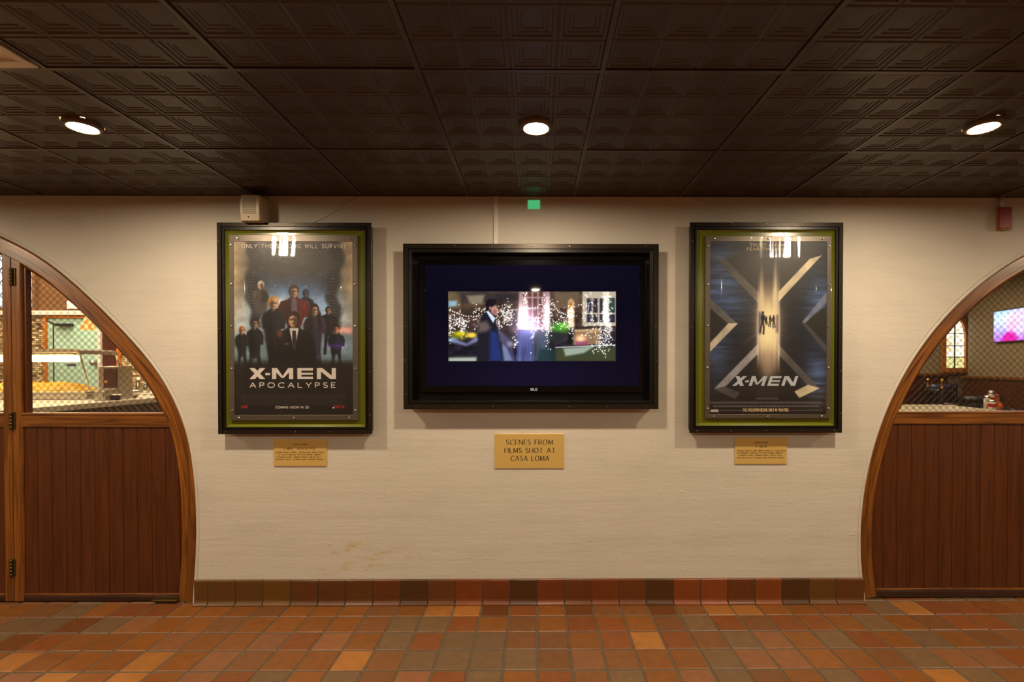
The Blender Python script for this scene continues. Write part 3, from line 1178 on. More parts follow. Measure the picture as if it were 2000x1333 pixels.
def door(name, label, arch, sgn, band, xa, xb, z_glass, z_panel, z_foot, stile_a, stile_b, Y=.02, cat='door', with_band=True):
    """arched leaf between xa < xb; sgn turns the outline's normal inwards"""
    root = empty(name, ((xa + xb) / 2, Y, 0), label, cat, kind='structure')
    inner = offset(arch, sgn * band)
    bead = offset(arch, sgn * (band + .014))
    it = int(np.argmax(arch[:, 1]))
    if with_band:
        # arch band: bevelled front face with its two sides
        mb = MB()
        o0 = offset(arch, 0.0)
        o1 = offset(arch, sgn * .006)
        i1 = offset(arch, sgn * (band - .006))
        sel = [k for k in range(len(arch)) if xa - .025 <= o0[k][0] <= xb + .025]
        for A, ya, B, yb in ((o0, Y + .14, o0, Y + .006), (o0, Y + .006, o1, Y), (o1, Y, i1, Y), (i1, Y, inner, Y + .006), (inner, Y + .006, inner, Y + .14)):
            A2 = np.array([A[k] for k in sel])
            B2 = np.array([B[k] for k in sel])
            A2[:, 1] = np.maximum(A2[:, 1], 0.001)
            B2[:, 1] = np.maximum(B2[:, 1], 0.001)
            strip(mb, A2, B2, ya, yb)
        mb.build('arch_band', M['oak'], root, merge=False)
    # stiles
    def top_at(x):
        z = 0
        for k in range(len(inner) - 1):
            x0, x1 = inner[k][0], inner[k + 1][0]
            if (x0 - x) * (x1 - x) <= 0 and abs(x1 - x0) > 1e-9:
                z = max(z, inner[k][1] + (inner[k + 1][1] - inner[k][1]) * (x - x0) / (x1 - x0))
        return z
    if stile_a:
        mb = MB()
        mb.prism([(xa, .006), (xa + stile_a, .006), (xa + stile_a, top_at(xa + stile_a) + .02), (xa, top_at(xa) + .02)], Y + .004, Y + .05, grain='z')
        mb.build('stile', M['rail'], root, bevel=.003)
    if stile_b:
        mb = MB()
        mb.prism([(xb - stile_b, .006), (xb, .006), (xb, top_at(xb) + .02), (xb - stile_b, top_at(xb - stile_b) + .02)], Y + .004, Y + .05, grain='z')
        mb.build('stile', M['rail'], root, bevel=.003)
    ga, gb = xa + stile_a, xb - stile_b

    def lim(z, lo=True):
        """clear opening at height z between the stiles and the band"""
        zz = max(z, .02)
        l_ = inside_x(inner, zz, 'first' if sgn < 0 else 'second')
        r_ = inside_x(inner, zz, 'second' if sgn < 0 else 'first')
        return max(ga, l_), min(gb, r_)
    # rails (their ends run just under the band)
    eps = .03
    def rail(nm, za, zb, y0, y1, bev=.003):
        l0, r0 = lim(za)
        l1, r1 = lim(zb)
        mb = MB()
        e0 = eps if l0 > ga + .001 else .002
        e1 = eps if r0 < gb - .001 else .002
        mb.prism([(l0 - e0, za), (r0 + e1, za), (r1 + e1, zb), (l1 - e0, zb)], y0, y1)
        return mb.build(nm, M['rail'], root, bevel=bev)
    rail('lock_rail', z_panel, z_glass - .012, Y + .006, Y + .05)
    rail('glazing_sill', z_glass - .014, z_glass, Y + .002, Y + .05, .004)
    br_ = rail('bottom_rail', .006, z_foot, Y + .006, Y + .05)
    br_.data.materials[0] = M['kick']
    rail('foot_bead', z_foot, z_foot + .012, Y + .010, Y + .05, .003)
    # planks, tongue and groove
    mb = MB()
    pw = .0825
    l0, r0 = lim((z_panel + z_foot) / 2)
    lo = min(lim(z_foot + .02)[0], lim(z_panel)[0]) - .03 if lim(z_panel)[0] > ga + .001 else ga - .005
    hi = max(lim(z_foot + .02)[1], lim(z_panel)[1]) + .03 if lim(z_panel)[1] < gb - .001 else gb + .005
    x = lo
    while x < hi - .001:
        x2 = min(x + pw, hi)
        # keep each plank under the band
        zt, zb_ = z_panel + .01, z_foot - .002
        xm = (x + x2) / 2
        off_ = (random.uniform(0, 9), random.uniform(0, 9))
        ok = [z for z in np.linspace(zb_, zt, 25) if lim(z)[0] - .05 <= xm <= lim(z)[1] + .05]
        if ok:
            yj = random.uniform(0, .001)
            g = .0018
            za, zb2 = min(ok), max(ok)
            p = [(x + g, Y + .018, 0), (x + g + .004, Y + .0145 + yj, 0), (x2 - g - .004, Y + .0145 + yj, 0), (x2 - g, Y + .018, 0)]
            for q0, q1 in zip(p, p[1:]):
                mb.face([(q0[0], q0[1], za), (q1[0], q1[1], za), (q1[0], q1[1], zb2), (q0[0], q0[1], zb2)],
                        [(za + off_[0], q0[0] + off_[1]), (za + off_[0], q1[0] + off_[1]), (zb2 + off_[0], q1[0] + off_[1]), (zb2 + off_[0], q0[0] + off_[1])])
        x = x2
    l0, r0 = lim(z_panel)
    mb.box(lo + .03 if lo < ga else ga, hi - .03 if hi > gb else gb, Y + .019, Y + .045, z_foot, z_panel)
    mb.build('plank_panel', M['plank'], root, merge=False)
    # glass, with the bead that holds it
    gp = [(ga + .001, z_glass), (min(gb, lim(z_glass)[1]) - .001, z_glass)] if False else None
    lg, rg = lim(z_glass)
    tops = []
    for x in np.linspace(lg, rg, 40):
        tops.append((float(x), max(z_glass, top_at(float(x)) - .004)))
    poly = [(lg, z_glass - .004), (rg, z_glass - .004)] + [t for t in tops[::-1] if t[1] > z_glass + .002]
    mb = MB()
    mb.prism(poly, Y + .030, Y + .034)
    mb.build('glass_pane', M['pane'], root)
    wire_mesh(poly, Y + .039, 'wire_mesh', root)
    # a slim stop around the curved edge
    if with_band:
        mb = MB()
        sel = [k for k in range(len(arch)) if z_glass - .01 <= inner[k][1] and ga - .02 <= bead[k][0] <= gb + .02]
        if len(sel) > 2:
            A = np.array([inner[k] for k in sel])
            B = np.array([bead[k] for k in sel])
            strip(mb, A, B, Y + .014, Y + .018)
            strip(mb, B, B, Y + .018, Y + .03)
            mb.build('glazing_bead', M['oak'], root)
    return root


xs1 = P(21, 800, .02)[0]
xsl = P(38.5, 800, .02)[0]
zg, zp, zf = P(180, 807, .02)[2], P(180, 835, .02)[2], P(180, 1166, .02)[2]
XLE = 2 * LARCH[len(la) - 1, 0] - xs1
d2 = door('door_2', 'dark oak side panel with curved top and mesh glass, between hinged leaf and plaster wall', LARCH, 1, .086, xs1 + .005, .9 * 0 + LARCH[:, 0].max() + .0, zg, zp, zf, xsl - xs1 + .0, 0)
d1 = door('door_1', 'oak door leaf cut by the photo edge, hinged to the side panel', LARCH, 1, .086, XLE, xs1, zg, zp, zf, .07, .05, Y=.022)
d5 = door('door_5', 'dark oak side panel on the far side of the hinged leaf, outside the photo', LARCH, 1, .086, LARCH[:, 0].min(), XLE - .005, zg, zp, zf, 0, .055)
zg2, zp2, zf2 = P(1880, 804, .03)[2], P(1880, 829, .03)[2], P(1880, 1156, .03)[2]
d3 = door('door_3', 'dark oak plank door with arched mesh glass beside the red alarm', RARCH, -1, .078, RARCH[:, 0].min(), RARCH[:, 0].max(), zg2, zp2, zf2, 0, 0, Y=.034)
# inner reveal strip beside the stile of the side panel
mb = MB()
mb.box(xsl, xsl + .024, .038, .07, zg, 2.02)
mb.build('inner_stile', M['plank'], d2)
for py in (541, 822, 1110):
    z = P(24, py, .02)[2]
    xh = P(23.5, py, .02)[0]
    mb = MB()
    mb.box(xh - .017, xh + .017, .019, .026, z - .05, z + .05)
    h = mb.build('hinge', M['bronze'], d2, bevel=.001)
    mb = MB()
    for k in range(5):
        mb.tube([(xh, .014, z - .05 + .02 * k + .001), (xh, .014, z - .05 + .02 * (k + 1) - .001)], .007, 10)
    mb.build('knuckle', M['bronze'], h)
# foot bolt on the bottom rail
z = P(325, 1172, .02)[2]
mb = MB()
xa, xb = P(304, 1172, .02)[0], P(348, 1172, .02)[0]
mb.box(xa, xb, .017, .028, z - .012, z + .014)
mb.tube([(xa - .01, .008, z), (xb + .004, .008, z)], .007, 10)
for t in (.12, .45, .8):
    xm = xa + (xb - xa) * t
    mb.box(xm - .008, xm + .008, .004, .02, z - .011, z + .011)
mb.build('foot_bolt', M['bronze'], d2, bevel=.001)

# ------------------------------------------------------------------ poster 1 picture: plain stand-in art, unnamed crowd against storm light
def person(c, x, y, r, coat, hair, skin=(205, 160, 128), w_=2.4, h_=6.0, legs=0, light=1, seed=0):
    """anonymous half-lit figure in a long coat: soft shapes only"""
    rr = np.random.RandomState(seed + int(x))
    dk = tuple(v * .55 for v in coat)
    hl = tuple(min(255, v * 1.8 + 26) for v in coat)
    sh = y + r * 1.55
    if legs:
        for s_ in (-1, 1):
            c.poly([(x + s_ * r * .15, y + r * (h_ - 1)), (x + s_ * r * 1.15, y + r * (h_ - 1)), (x + s_ * r * 1.6, y + r * (h_ + legs)), (x + s_ * r * .85, y + r * (h_ + legs))], dk, 1.2)
    # coat: sloping shoulders, arms a little away from the waist
    c.poly([(x - r * .55, y + r * 1.0), (x + r * .55, y + r * 1.0), (x + r * 1.25, sh), (x + r * w_ * .82, sh + r * .35), (x + r * w_, sh + r * 1.5), (x + r * w_ * .94, sh + r * 3.2),
            (x + r * w_ * .62, sh + r * 3.3), (x + r * 1.05, y + r * h_), (x - r * 1.05, y + r * h_), (x - r * w_ * .62, sh + r * 3.3), (x - r * w_ * .94, sh + r * 3.2),
            (x - r * w_, sh + r * 1.5), (x - r * w_ * .82, sh + r * .35), (x - r * 1.25, sh)], coat, 1.3)
    c.poly([(x - light * r * .2, y + r * 1.2), (x - light * r * w_ * .8, sh + r * .4), (x - light * r * w_, sh + r * 1.6), (x - light * r * .9, y + r * h_), (x - light * r * .1, y + r * h_)], dk, 2.5, .75)
    for _ in range(9):
        xa = x + light * r * rr.uniform(-.4, w_ * .8)
        ya = sh + r * rr.uniform(.2, 2.2)
        c.line([(xa, ya), (xa + r * rr.uniform(-.4, .4), ya + r * rr.uniform(.5, 1.6))], max(.7, r * .12), hl, .2)
    c.line([(x + light * r * 1.2, sh), (x + light * r * w_ * .84, sh + r * .35), (x + light * r * w_ * .98, sh + r * 1.5), (x + light * r * w_ * .92, sh + r * 3.0)], max(.7, r * .12), hl, .42)
    for s_ in (-1, 1):
        c.poly([(x + s_ * r * .1, y + r * 1.9), (x + s_ * r * .62, y + r * .95), (x + s_ * r * .9, y + r * 1.45)], tuple(v * .8 for v in coat), .8)
    # hair, neck, head
    c.ell(x - light * r * .08, y - r * .1, r * .96, r * 1.15, hair, .3)
    c.poly([(x - r * .34, y + r * .5), (x + r * .34, y + r * .5), (x + r * .36, y + r * 1.35), (x, y + r * 1.6), (x - r * .36, y + r * 1.35)], tuple(v * .62 for v in skin), .9)
    c.ell(x + light * r * .05, y + r * .12, r * .66, r * .92, skin, .35)
    c.poly([(x + light * r * .05 - r * .5, y + r * .45), (x + light * r * .05 + r * .5, y + r * .45), (x + light * r * .05 + r * .24, y + r * 1.06), (x + light * r * .05 - r * .24, y + r * 1.06)], skin, 1.0, .9)
    c.ell(x - light * r * .38, y + r * .3, r * .42, r * .9, tuple(v * .42 for v in skin), 1.0, amt=.85)
    c.ell(x + light * r * .06, y + r * .02, r * .56, r * .16, tuple(v * .45 for v in skin), 1.1, amt=.85)
    c.ell(x + light * r * .12, y + r * .34, r * .10, r * .22, tuple(min(255, v * 1.12) for v in skin), 1.0, amt=.7)
    c.ell(x + light * r * .08, y + r * .62, r * .26, r * .09, tuple(v * .5 for v in skin), 1.0, amt=.75)
    c.poly([(x - r * .78, y + r * .1), (x - r * .72, y - r * .6), (x - r * .2, y - r * 1.22), (x + r * .45, y - r * 1.12), (x + r * .84, y - r * .4), (x + r * .74, y + r * .05), (x + r * .5, y - r * .5), (x - r * .1, y - r * .62), (x - r * .5, y - r * .4)], hair, .8)
    for k in range(4):
        c.line([(x + light * r * (.1 + .15 * k), y - r * (1.0 - .06 * k)), (x + light * r * (.3 + .14 * k), y - r * (.6 - .05 * k))], max(.6, r * .08), tuple(min(255, v * 1.5 + 22) for v in hair), .5)


def art_crowd():
    """plain stand-in art: an unnamed crowd in coats against a storm-lit sky"""
    c = Canvas(457, 472, 688, 811, 1.25)
    c.vgrad([(472, (120, 106, 98)), (492, (104, 92, 86)), (520, (70, 62, 60)), (552, (64, 62, 68)), (590, (118, 130, 146)), (640, (142, 152, 158)), (690, (120, 132, 136)), (712, (58, 54, 52)), (735, (50, 42, 38)), (811, (58, 48, 41))])
    n = c.noise(70, 30, 3, 5)
    c.mul(.55 + .95 * n)
    n2 = c.noise(16, 80, 31, 3)
    c.blend(np.clip((c.Y - 545) / 40, 0, 1) * np.clip((700 - c.Y) / 40, 0, 1) * np.clip(n2 * 2 - .8, 0, 1) * .35, (176, 190, 204))
    for s_, xe in ((1, 457), (-1, 688)):
        m = np.clip(1 - np.abs(c.X - xe) / 42, 0, 1) * np.clip((672 - c.Y) / 110, 0, 1)
        c.blend(m * (.5 + .8 * n), (214, 186, 146))
    c.glow(575, 560, 52, 36, (26, 48, 74), .95)
    c.glow(548, 592, 40, 16, (120, 100, 64), .55)
    c.glow(640, 600, 30, 26, (60, 74, 90), .6)
    # two dark crags with ledges
    for xb, sg in ((492, 1), (655, -1)):
        ed = [(xb + 12 * math.sin(y / 19.0) * .4 + (y - 472) * .03 * sg, y) for y in range(472, 641, 6)]
        pts = [(x - 11 - 3 * math.sin(y / 7.0), y) for x, y in ed] + [(x + 11 + 3 * math.cos(y / 8.0), y) for x, y in ed[::-1]]
        c.poly(pts, (52, 46, 48), 4, .8)
        for k, (x, y) in enumerate(ed[1:]):
            c.line([(x - 6 + 2 * math.sin(k), y), (x + 6 + 3 * math.cos(k * 2), y + 2)], 1.4, (118, 112, 116), .55)
            c.line([(x - 5, y + 2.6), (x + 5, y + 4)], 1.6, (26, 22, 24), .6)
    c.poly([(520, 472), (636, 472), (640, 520), (612, 548), (545, 552), (512, 520)], (54, 46, 46), 12, .6)
    r = np.random.RandomState(5)
    for k in range(30):
        x, y = r.uniform(496, 655), r.uniform(490, 575)
        c.ell(x, y, r.uniform(.5, 1.0), r.uniform(.6, 1.2), (226, 220, 212), .9, amt=.8)
    for x in (476, 507, 668):
        pts = [(x + 3 * math.sin(k * 1.3 + x), 590 + k * 9) for k in range(12)]
        c.line(pts, 2.4, (214, 190, 150), .4)
    c.blend(np.clip((c.Y - 655) / 30, 0, 1) * np.clip((716 - c.Y) / 22, 0, 1) * (.35 + .6 * c.noise(24, 14, 9)), (140, 162, 166))
    c.blur(.7, .7)
    # crowd, back row first
    person(c, 509, 557, 7.0, (92, 78, 70), (176, 168, 158), w_=2.2, h_=6.2, light=-1, seed=1)
    c.poly([(494, 590), (524, 590), (520, 612), (508, 622), (497, 610)], (92, 86, 82), 3, .9)
    person(c, 597, 573, 6.6, (38, 38, 50), (40, 38, 50), skin=(96, 90, 108), h_=7, seed=2)
    person(c, 641, 606, 6.2, (46, 42, 40), (58, 42, 30), w_=2.9, h_=8, legs=6, seed=3)
    person(c, 574, 569, 10.5, (112, 44, 42), (70, 46, 40), w_=3.0, h_=7, seed=4)
    c.poly([(569, 584), (579, 584), (581, 622), (567, 622)], (124, 120, 132), 1.5, .8)
    person(c, 614, 605, 9.5, (70, 56, 78), (40, 28, 26), w_=2.3, h_=10, legs=3, seed=5, light=1)
    for s_ in (-1, 1):
        c.poly([(614 + s_ * 7, 604), (614 + s_ * 12, 612), (614 + s_ * 13, 640), (614 + s_ * 8, 648), (614 + s_ * 6, 620)], (44, 30, 27), 2)
    person(c, 534, 592, 10.5, (44, 42, 46), (196, 140, 76), w_=2.2, h_=11, seed=6, light=1)
    person(c, 497, 632, 8.6, (42, 38, 40), (52, 42, 38), skin=(170, 138, 120), w_=2.0, h_=8, legs=2, seed=7)
    person(c, 472, 645, 6.4, (46, 40, 38), (168, 104, 56), w_=2.1, h_=8, legs=4, seed=8)
    person(c, 656, 643, 7.0, (44, 42, 66), (40, 32, 32), w_=2.4, h_=7, legs=4, seed=9)
    c.glow(674, 645, 14, 6, (170, 50, 36), .9)
    c.glow(655, 676, 22, 5, (60, 30, 90), .8)
    c.blend(np.clip((c.Y - 686) / 20, 0, 1) * np.clip((716 - c.Y) / 14, 0, 1) * .5 * c.noise(20, 10, 19), (150, 168, 170))
    # front figure in a dark suit, seen from the waist up
    c.poly([(553, 650), (592, 650), (612, 660), (620, 718), (522, 718), (529, 668), (541, 657)], (28, 24, 26), 1.5)
    person(c, 572, 624, 13.0, (32, 27, 29), (58, 42, 34), w_=2.9, h_=6.5, seed=10, light=-1)
    c.poly([(563, 641), (583, 641), (580, 664), (574, 684), (567, 664)], (214, 204, 190), .9)
    c.poly([(570, 646), (577, 646), (578, 668), (574, 686), (570, 668)], (58, 44, 40), .9)
    c.poly([(555, 646), (564, 640), (574, 690), (566, 700)], (22, 18, 20), 1.0)
    c.poly([(592, 646), (583, 640), (574, 690), (584, 700)], (24, 20, 22), 1.0)
    c.glow(546, 652, 6, 8, (120, 60, 14), .8)
    c.glow(560, 672, 5, 2, (120, 100, 40), .8)
    c.blend(np.clip((c.Y - 702) / 16, 0, 1), (45, 38, 34))
    c.mul(.90 + .2 * c.noise(9, 9, 21))
    # billing block: unreadable grey rows
    r = np.random.RandomState(8)
    for row in range(6):
        y = 771 + row * 3.9
        x = 470 + abs(row - 2) * 2
        while x < 672 - abs(row - 2) * 2:
            w_ = r.uniform(2, 7)
            c.line([(x, y), (x + w_, y)], 1.9, (84, 74, 68), .7)
            x += w_ + 1.8
    for xa, xb in ((469.5, 482), (652, 662), (665, 671)):
        c.poly([(xa, 792.5), (xb, 792.5), (xb, 797.5), (xa, 797.5)], (176, 46, 44), .6)
        c.line([(xa + 2, 795), (xb - 2, 795)], 1.4, (96, 30, 30), .8)
    c.ell(649.5, 797, 1.6, 1.6, (220, 214, 206))
    return c


def art_beams():
    """plain stand-in art: burst of light in a blue steel hall, slanted bars"""
    c = Canvas(1387, 472, 1614, 810, 1.25)
    c.vgrad([(472, (50, 50, 58)), (560, (36, 42, 54)), (660, (30, 34, 46)), (740, (34, 35, 42)), (785, (48, 40, 36)), (810, (40, 32, 28))])
    n = c.noise(44, 4.2, 4, 4)
    c.mul(.7 + .6 * n)
    c.blend(np.exp(-((c.X - 1500) / 62) ** 2) * .55, (34, 28, 28))
    for cx, cy, rx, ry, a in ((1408, 560, 40, 52, .8), (1602, 598, 28, 50, .85), (1400, 690, 30, 52, .6), (1598, 735, 26, 50, .8), (1408, 490, 30, 22, .55), (1440, 600, 30, 40, .3)):
        c.add(np.exp(-(((c.X - cx) / rx) ** 2 + ((c.Y - cy) / ry) ** 2)) * a * (.35 + .9 * n), (74, 94, 126))
    c.poly([(1418, 506), (1470, 490), (1540, 490), (1582, 506), (1500, 596)], (62, 54, 50), 6, .85)
    c.poly([(1436, 760), (1501, 688), (1566, 760), (1500, 780)], (48, 40, 36), 3, .9)
    c.poly([(1387, 598), (1430, 632), (1387, 668)], (46, 38, 33), 1.5, .95)
    c.poly([(1614, 598), (1570, 630), (1614, 668)], (50, 44, 36), 1.5, .95)
    nb = c.noise(26, 26, 12, 3)
    bar = [
        ([(1394, 500), (1418, 508), (1482, 572), (1482, 594)], (104, 96, 92)),
        ([(1580, 506), (1604, 499), (1520, 590), (1520, 570)], (214, 194, 164)),
        ([(1387, 584), (1424, 618), (1441, 632), (1422, 632), (1387, 602)], (116, 108, 104)),
        ([(1422, 632), (1441, 632), (1387, 688), (1387, 670)], (210, 192, 168)),
        ([(1614, 570), (1614, 590), (1573, 631), (1566, 630)], (128, 126, 140)),
        ([(1566, 630), (1573, 631), (1614, 674), (1614, 690)], (80, 74, 74)),
        ([(1480, 672), (1480, 692), (1418, 755), (1395, 760)], (148, 142, 142)),
        ([(1520, 672), (1520, 692), (1578, 752), (1601, 759)], (100, 92, 88)),
        ([(1601, 759), (1578, 752), (1552, 765), (1562, 778)], (206, 188, 156)),
        ([(1395, 760), (1418, 756), (1446, 768), (1436, 780)], (92, 86, 84)),
    ]
    for p_, col in bar:
        x0, x1 = min(p[0] for p in p_), max(p[0] for p in p_)
        keep = c.a.copy()
        c.poly(p_, col, .8, .96)
        # slight sheen along each bar
        m = (np.abs(c.a - keep).sum(-1) > 6)
        c.a[m] = np.clip(c.a[m] * (.82 + .4 * nb[m])[:, None], 0, 255)
        c.line(p_[:2], 1.0, tuple(min(255, v * 1.25) for v in col), .6)
    # shaft of light: several soft tongues
    def tongue(x, top, mid, bot, wd, col, a):
        t = np.interp(c.Y, [top, mid, (mid + bot) / 2, bot], [0, 1, 1, 0])
        ww = wd * (.25 + .75 * np.interp(c.Y, [top, mid, bot], [0, 1, .7]))
        c.blend(np.clip(1.25 * np.exp(-((c.X - x) / ww) ** 2 * 1.1) * t, 0, 1) * a, col)
    c.glow(1500, 632, 36, 84, (76, 62, 48), .9)
    tongue(1500, 540, 610, 742, 20, (222, 196, 158), .95)
    tongue(1487, 505, 585, 720, 7, (246, 222, 182), .8)
    tongue(1514, 490, 580, 735, 7, (246, 222, 182), .85)
    tongue(1481, 530, 640, 720, 2.6, (226, 206, 196), .8)
    tongue(1521, 520, 640, 735, 2.6, (232, 210, 196), .8)
    tongue(1500, 580, 625, 690, 15, (250, 230, 186), .95)
    tongue(1500, 672, 700, 750, 14, (188, 156, 140), .5)
    c.poly([(1478, 754), (1520, 754), (1520, 782), (1478, 782)], (60, 52, 48), 2, .8)
    rg = np.random.RandomState(6)
    for k in range(40):
        ang = rg.uniform(0, 2 * math.pi)
        if abs(math.cos(ang)) < .45: continue
        r0, r1 = 24, rg.uniform(30, 52)
        sx = math.copysign(1, math.cos(ang))
        c.line([(1500 + sx * 23, 632 + 40 * math.sin(ang)), (1500 + r1 * math.cos(ang) + sx * 8, 632 + r1 * 1.5 * math.sin(ang))], 1.0, (190, 176, 170), .22)
    # far-off walkers, plain slim shapes in the light
    dk = (46, 34, 32)
    for x, y, h, ln in ((1490, 611, 42, -1), (1497, 618, 17, 1), (1504, 617, 22, -1), (1511, 617, 24, 1)):
        c.ell(x, y, h * .05, h * .068, dk, .8)
        c.ell(x + h * .01 * ln, y + h * .24, h * .085, h * .19, dk, .6)
        c.line([(x - h * .07 * ln, y + h * .14), (x - h * .13 * ln, y + h * .46)], h * .05 + .5, dk, .85)
        c.line([(x, y + h * .38), (x - h * .05 * ln, y + h * .68), (x - h * .03 * ln, y + h * .98)], h * .07 + .4, dk, .9)
        c.line([(x + h * .03 * ln, y + h * .38), (x + h * .08 * ln, y + h * .66), (x + h * .13 * ln, y + h * .93)], h * .06 + .4, dk, .9)
    c.blend(np.exp(-((c.X - 1484) / 3.0) ** 2) * np.clip((c.Y - 606) / 6, 0, 1) * np.clip((656 - c.Y) / 8, 0, 1) * .7, (84, 74, 96))
    c.blend(np.exp(-((c.X - 1518) / 3.0) ** 2) * np.clip((c.Y - 612) / 6, 0, 1) * np.clip((654 - c.Y) / 8, 0, 1) * .6, (96, 78, 84))
    c.blur(.5, .5)
    r = np.random.RandomState(3)
    for row, (y, xa, xb) in enumerate(((779, 1478, 1520), (787, 1389, 1604), (794, 1395, 1598), (802, 1405, 1448), (802, 1545, 1604))):
        x = xa
        while x < xb:
            w_ = r.uniform(1.5, 6)
            c.line([(x, y), (x + w_, y)], 4.2 if row in (1, 2) else 2.6, (120, 114, 110), .6)
            c.line([(x + w_ * .5, y - 2), (x + w_ * .5, y + 2)], .7, (58, 52, 50), .6)
            x += w_ + 1.2
    return c


def art_garden():
    """night garden with strings of lights, one blurred walking figure"""
    c = Canvas(831, 518, 1249, 754, 1.5)
    c.a[...] = (9, 7, 22)
    c.glow(1045, 520, 190, 40, (6, 5, 8), .7)
    c.glow(1045, 740, 150, 50, (14, 12, 26), .6)
    full = c.a.copy()
    c.vgrad([(570, (78, 62, 54)), (600, (70, 52, 40)), (640, (58, 44, 40)), (662, (44, 40, 48)), (690, (26, 24, 34)), (706, (34, 38, 34))])
    c.mul(.35 + 1.3 * c.noise(16, 9, 2, 5))
    c.poly([(876, 570), (900, 570), (900, 604), (876, 604)], (120, 104, 70), 3, .5)
    c.poly([(896, 570), (1010, 570), (1008, 592), (900, 590)], (40, 36, 42), 6, .7)
    # house: tall windows, stone gable, white bay
    c.poly([(1014, 570), (1074, 570), (1074, 644), (1010, 644)], (176, 140, 140), 1.0, .9)
    for x0 in (1020, 1030, 1041, 1052):
        for y0, hh in ((570, 10), (583, 18), (604, 16), (622, 18)):
            c.poly([(x0, y0), (x0 + 8, y0), (x0 + 8, y0 + hh), (x0, y0 + hh)], (92, 56, 50), .6)
    c.poly([(1082, 570), (1132, 570), (1130, 600), (1086, 614)], (112, 92, 72), 3, .8)
    c.poly([(1109, 588), (1115, 582), (1121, 588), (1122, 640), (1108, 640)], (190, 150, 108), 1)
    c.poly([(1112, 592), (1118, 592), (1118, 606), (1112, 606)], (184, 104, 30), .9)
    for x0 in (1094, 1101):
        c.poly([(x0, 602), (x0 + 5, 602), (x0 + 5, 612), (x0, 612)], (60, 40, 34), .8)
    c.poly([(1137, 569), (1203, 569), (1203, 637), (1137, 637)], (186, 172, 150), .8)
    for x0, x1 in ((1146, 1155), (1158, 1167), (1171, 1177), (1189, 1201)):
        for y0, y1 in ((583, 611), (614, 630)):
            c.poly([(x0, y0), (x1, y0), (x1, y1), (x0, y1)], (46, 44, 58), .6)
    c.poly([(1190, 581), (1200, 581), (1200, 608), (1190, 608)], (52, 84, 60), .8, .7)
    c.poly([(911, 578), (946, 576), (942, 594), (918, 594)], (150, 136, 112), 3, .8)
    c.poly([(876, 588), (892, 588), (892, 598), (876, 600)], (150, 196, 222), 2, .8)
    # planting, tables, terrace, pool edge
    c.ell(897, 655, 18, 8, (120, 116, 18), 1.0)
    c.ell(899, 652, 9, 4, (206, 190, 30), .9)
    c.ell(921, 655, 9, 5, (246, 206, 70), .9)
    c.ell(1094, 640, 18, 10, (70, 140, 44), 1.0)
    c.ell(1100, 636, 7, 5, (120, 190, 70), 1.0)
    c.ell(1086, 657, 14, 8, (38, 46, 44), 1.0)
    c.poly([(1122, 644), (1172, 642), (1172, 672), (1120, 674)], (176, 140, 100), 2, .9)
    for x in range(1124, 1170, 4):
        c.line([(x, 650), (x + .5, 670)], 1.4, (70, 44, 32), .8)
    c.line([(1122, 646), (1172, 644)], 2.4, (210, 180, 136), .8)
    c.glow(1134, 662, 9, 7, (180, 120, 100), 1.0)
    c.poly([(1124, 668), (1148, 666), (1148, 674), (1124, 675)], (150, 70, 110), 2, .8)
    c.poly([(1110, 645), (1116, 645), (1118, 672), (1108, 672)], (22, 24, 22), 1.2)
    c.poly([(1084, 680), (1203, 676), (1203, 707), (1084, 707)], (62, 66, 44), 4)
    c.poly([(1100, 681), (1162, 676), (1140, 690), (1104, 696)], (150, 164, 150), 2)
    c.line([(1085, 679), (1202, 674)], 1.6, (236, 236, 226), .9)
    c.poly([(876, 699), (936, 698), (936, 707), (876, 707)], (168, 176, 164), 2.5)
    c.poly([(878, 667), (910, 676), (938, 664), (930, 658), (912, 672), (886, 662)], (150, 150, 206), 3, .8)
    c.ell(884, 664, 8, 5, (110, 140, 170), 1.0, amt=.8)
    # blurred pale group in the middle
    c.glow(1030, 630, 28, 30, (120, 108, 140), 1.0)
    for x, t in ((1014, .5), (1020, .6), (1026, .55), (1032, .6), (1040, .5), (1060, .35)):
        c.line([(x, 648), (x + rng.uniform(-4, 4), 706)], 8, (110, 118, 200), t)
    c.poly([(1046, 650), (1068, 646), (1074, 706), (1042, 706)], (80, 92, 108), 5, .7)
    c.poly([(1054, 682), (1084, 681), (1082, 707), (1050, 707)], (30, 54, 58), 3, .85)
    c.poly([(978, 668), (990, 678), (1002, 706), (984, 706)], (150, 164, 214), 3, .7)
    c.poly([(994, 672), (1000, 672), (1006, 706), (998, 706)], (90, 80, 140), 2, .6)
    c.blur(1.4, .8)
    # strings and trees of fairy lights
    r = np.random.RandomState(14)
    pts = []
    for cx, cy, rx, ry, n_ in ((879, 640, 1.5, 18, 36), (902, 632, 7, 11, 60), (888, 632, 8, 10, 40), (906, 640, 3, 10, 36), (938, 620, 8, 13, 60), (989, 612, 7, 9, 90), (972, 634, 4, 8, 40), (992, 620, 5, 7, 40),
                               (1025, 590, 2.5, 16, 60), (1068, 615, 8, 17, 140), (1069, 630, 2.5, 22, 80), (1040, 630, 16, 8, 80), (1114, 612, 4.5, 9, 60), (1112, 630, 1.5, 12, 30), (1118, 630, 1.5, 12, 30),
                               (1148, 602, 8, 22, 50), (1184, 604, 4, 28, 160), (1188, 640, 4, 18, 90), (1172, 642, 13, 18, 110), (1176, 676, 8, 9, 60), (1100, 624, 8, 10, 40), (1006, 668, 2, 8, 22), (1040, 658, 3, 12, 20)):
        pts += [(r.normal(cx, rx), r.normal(cy, ry), r.uniform(.5, 1.15)) for _ in range(n_)]
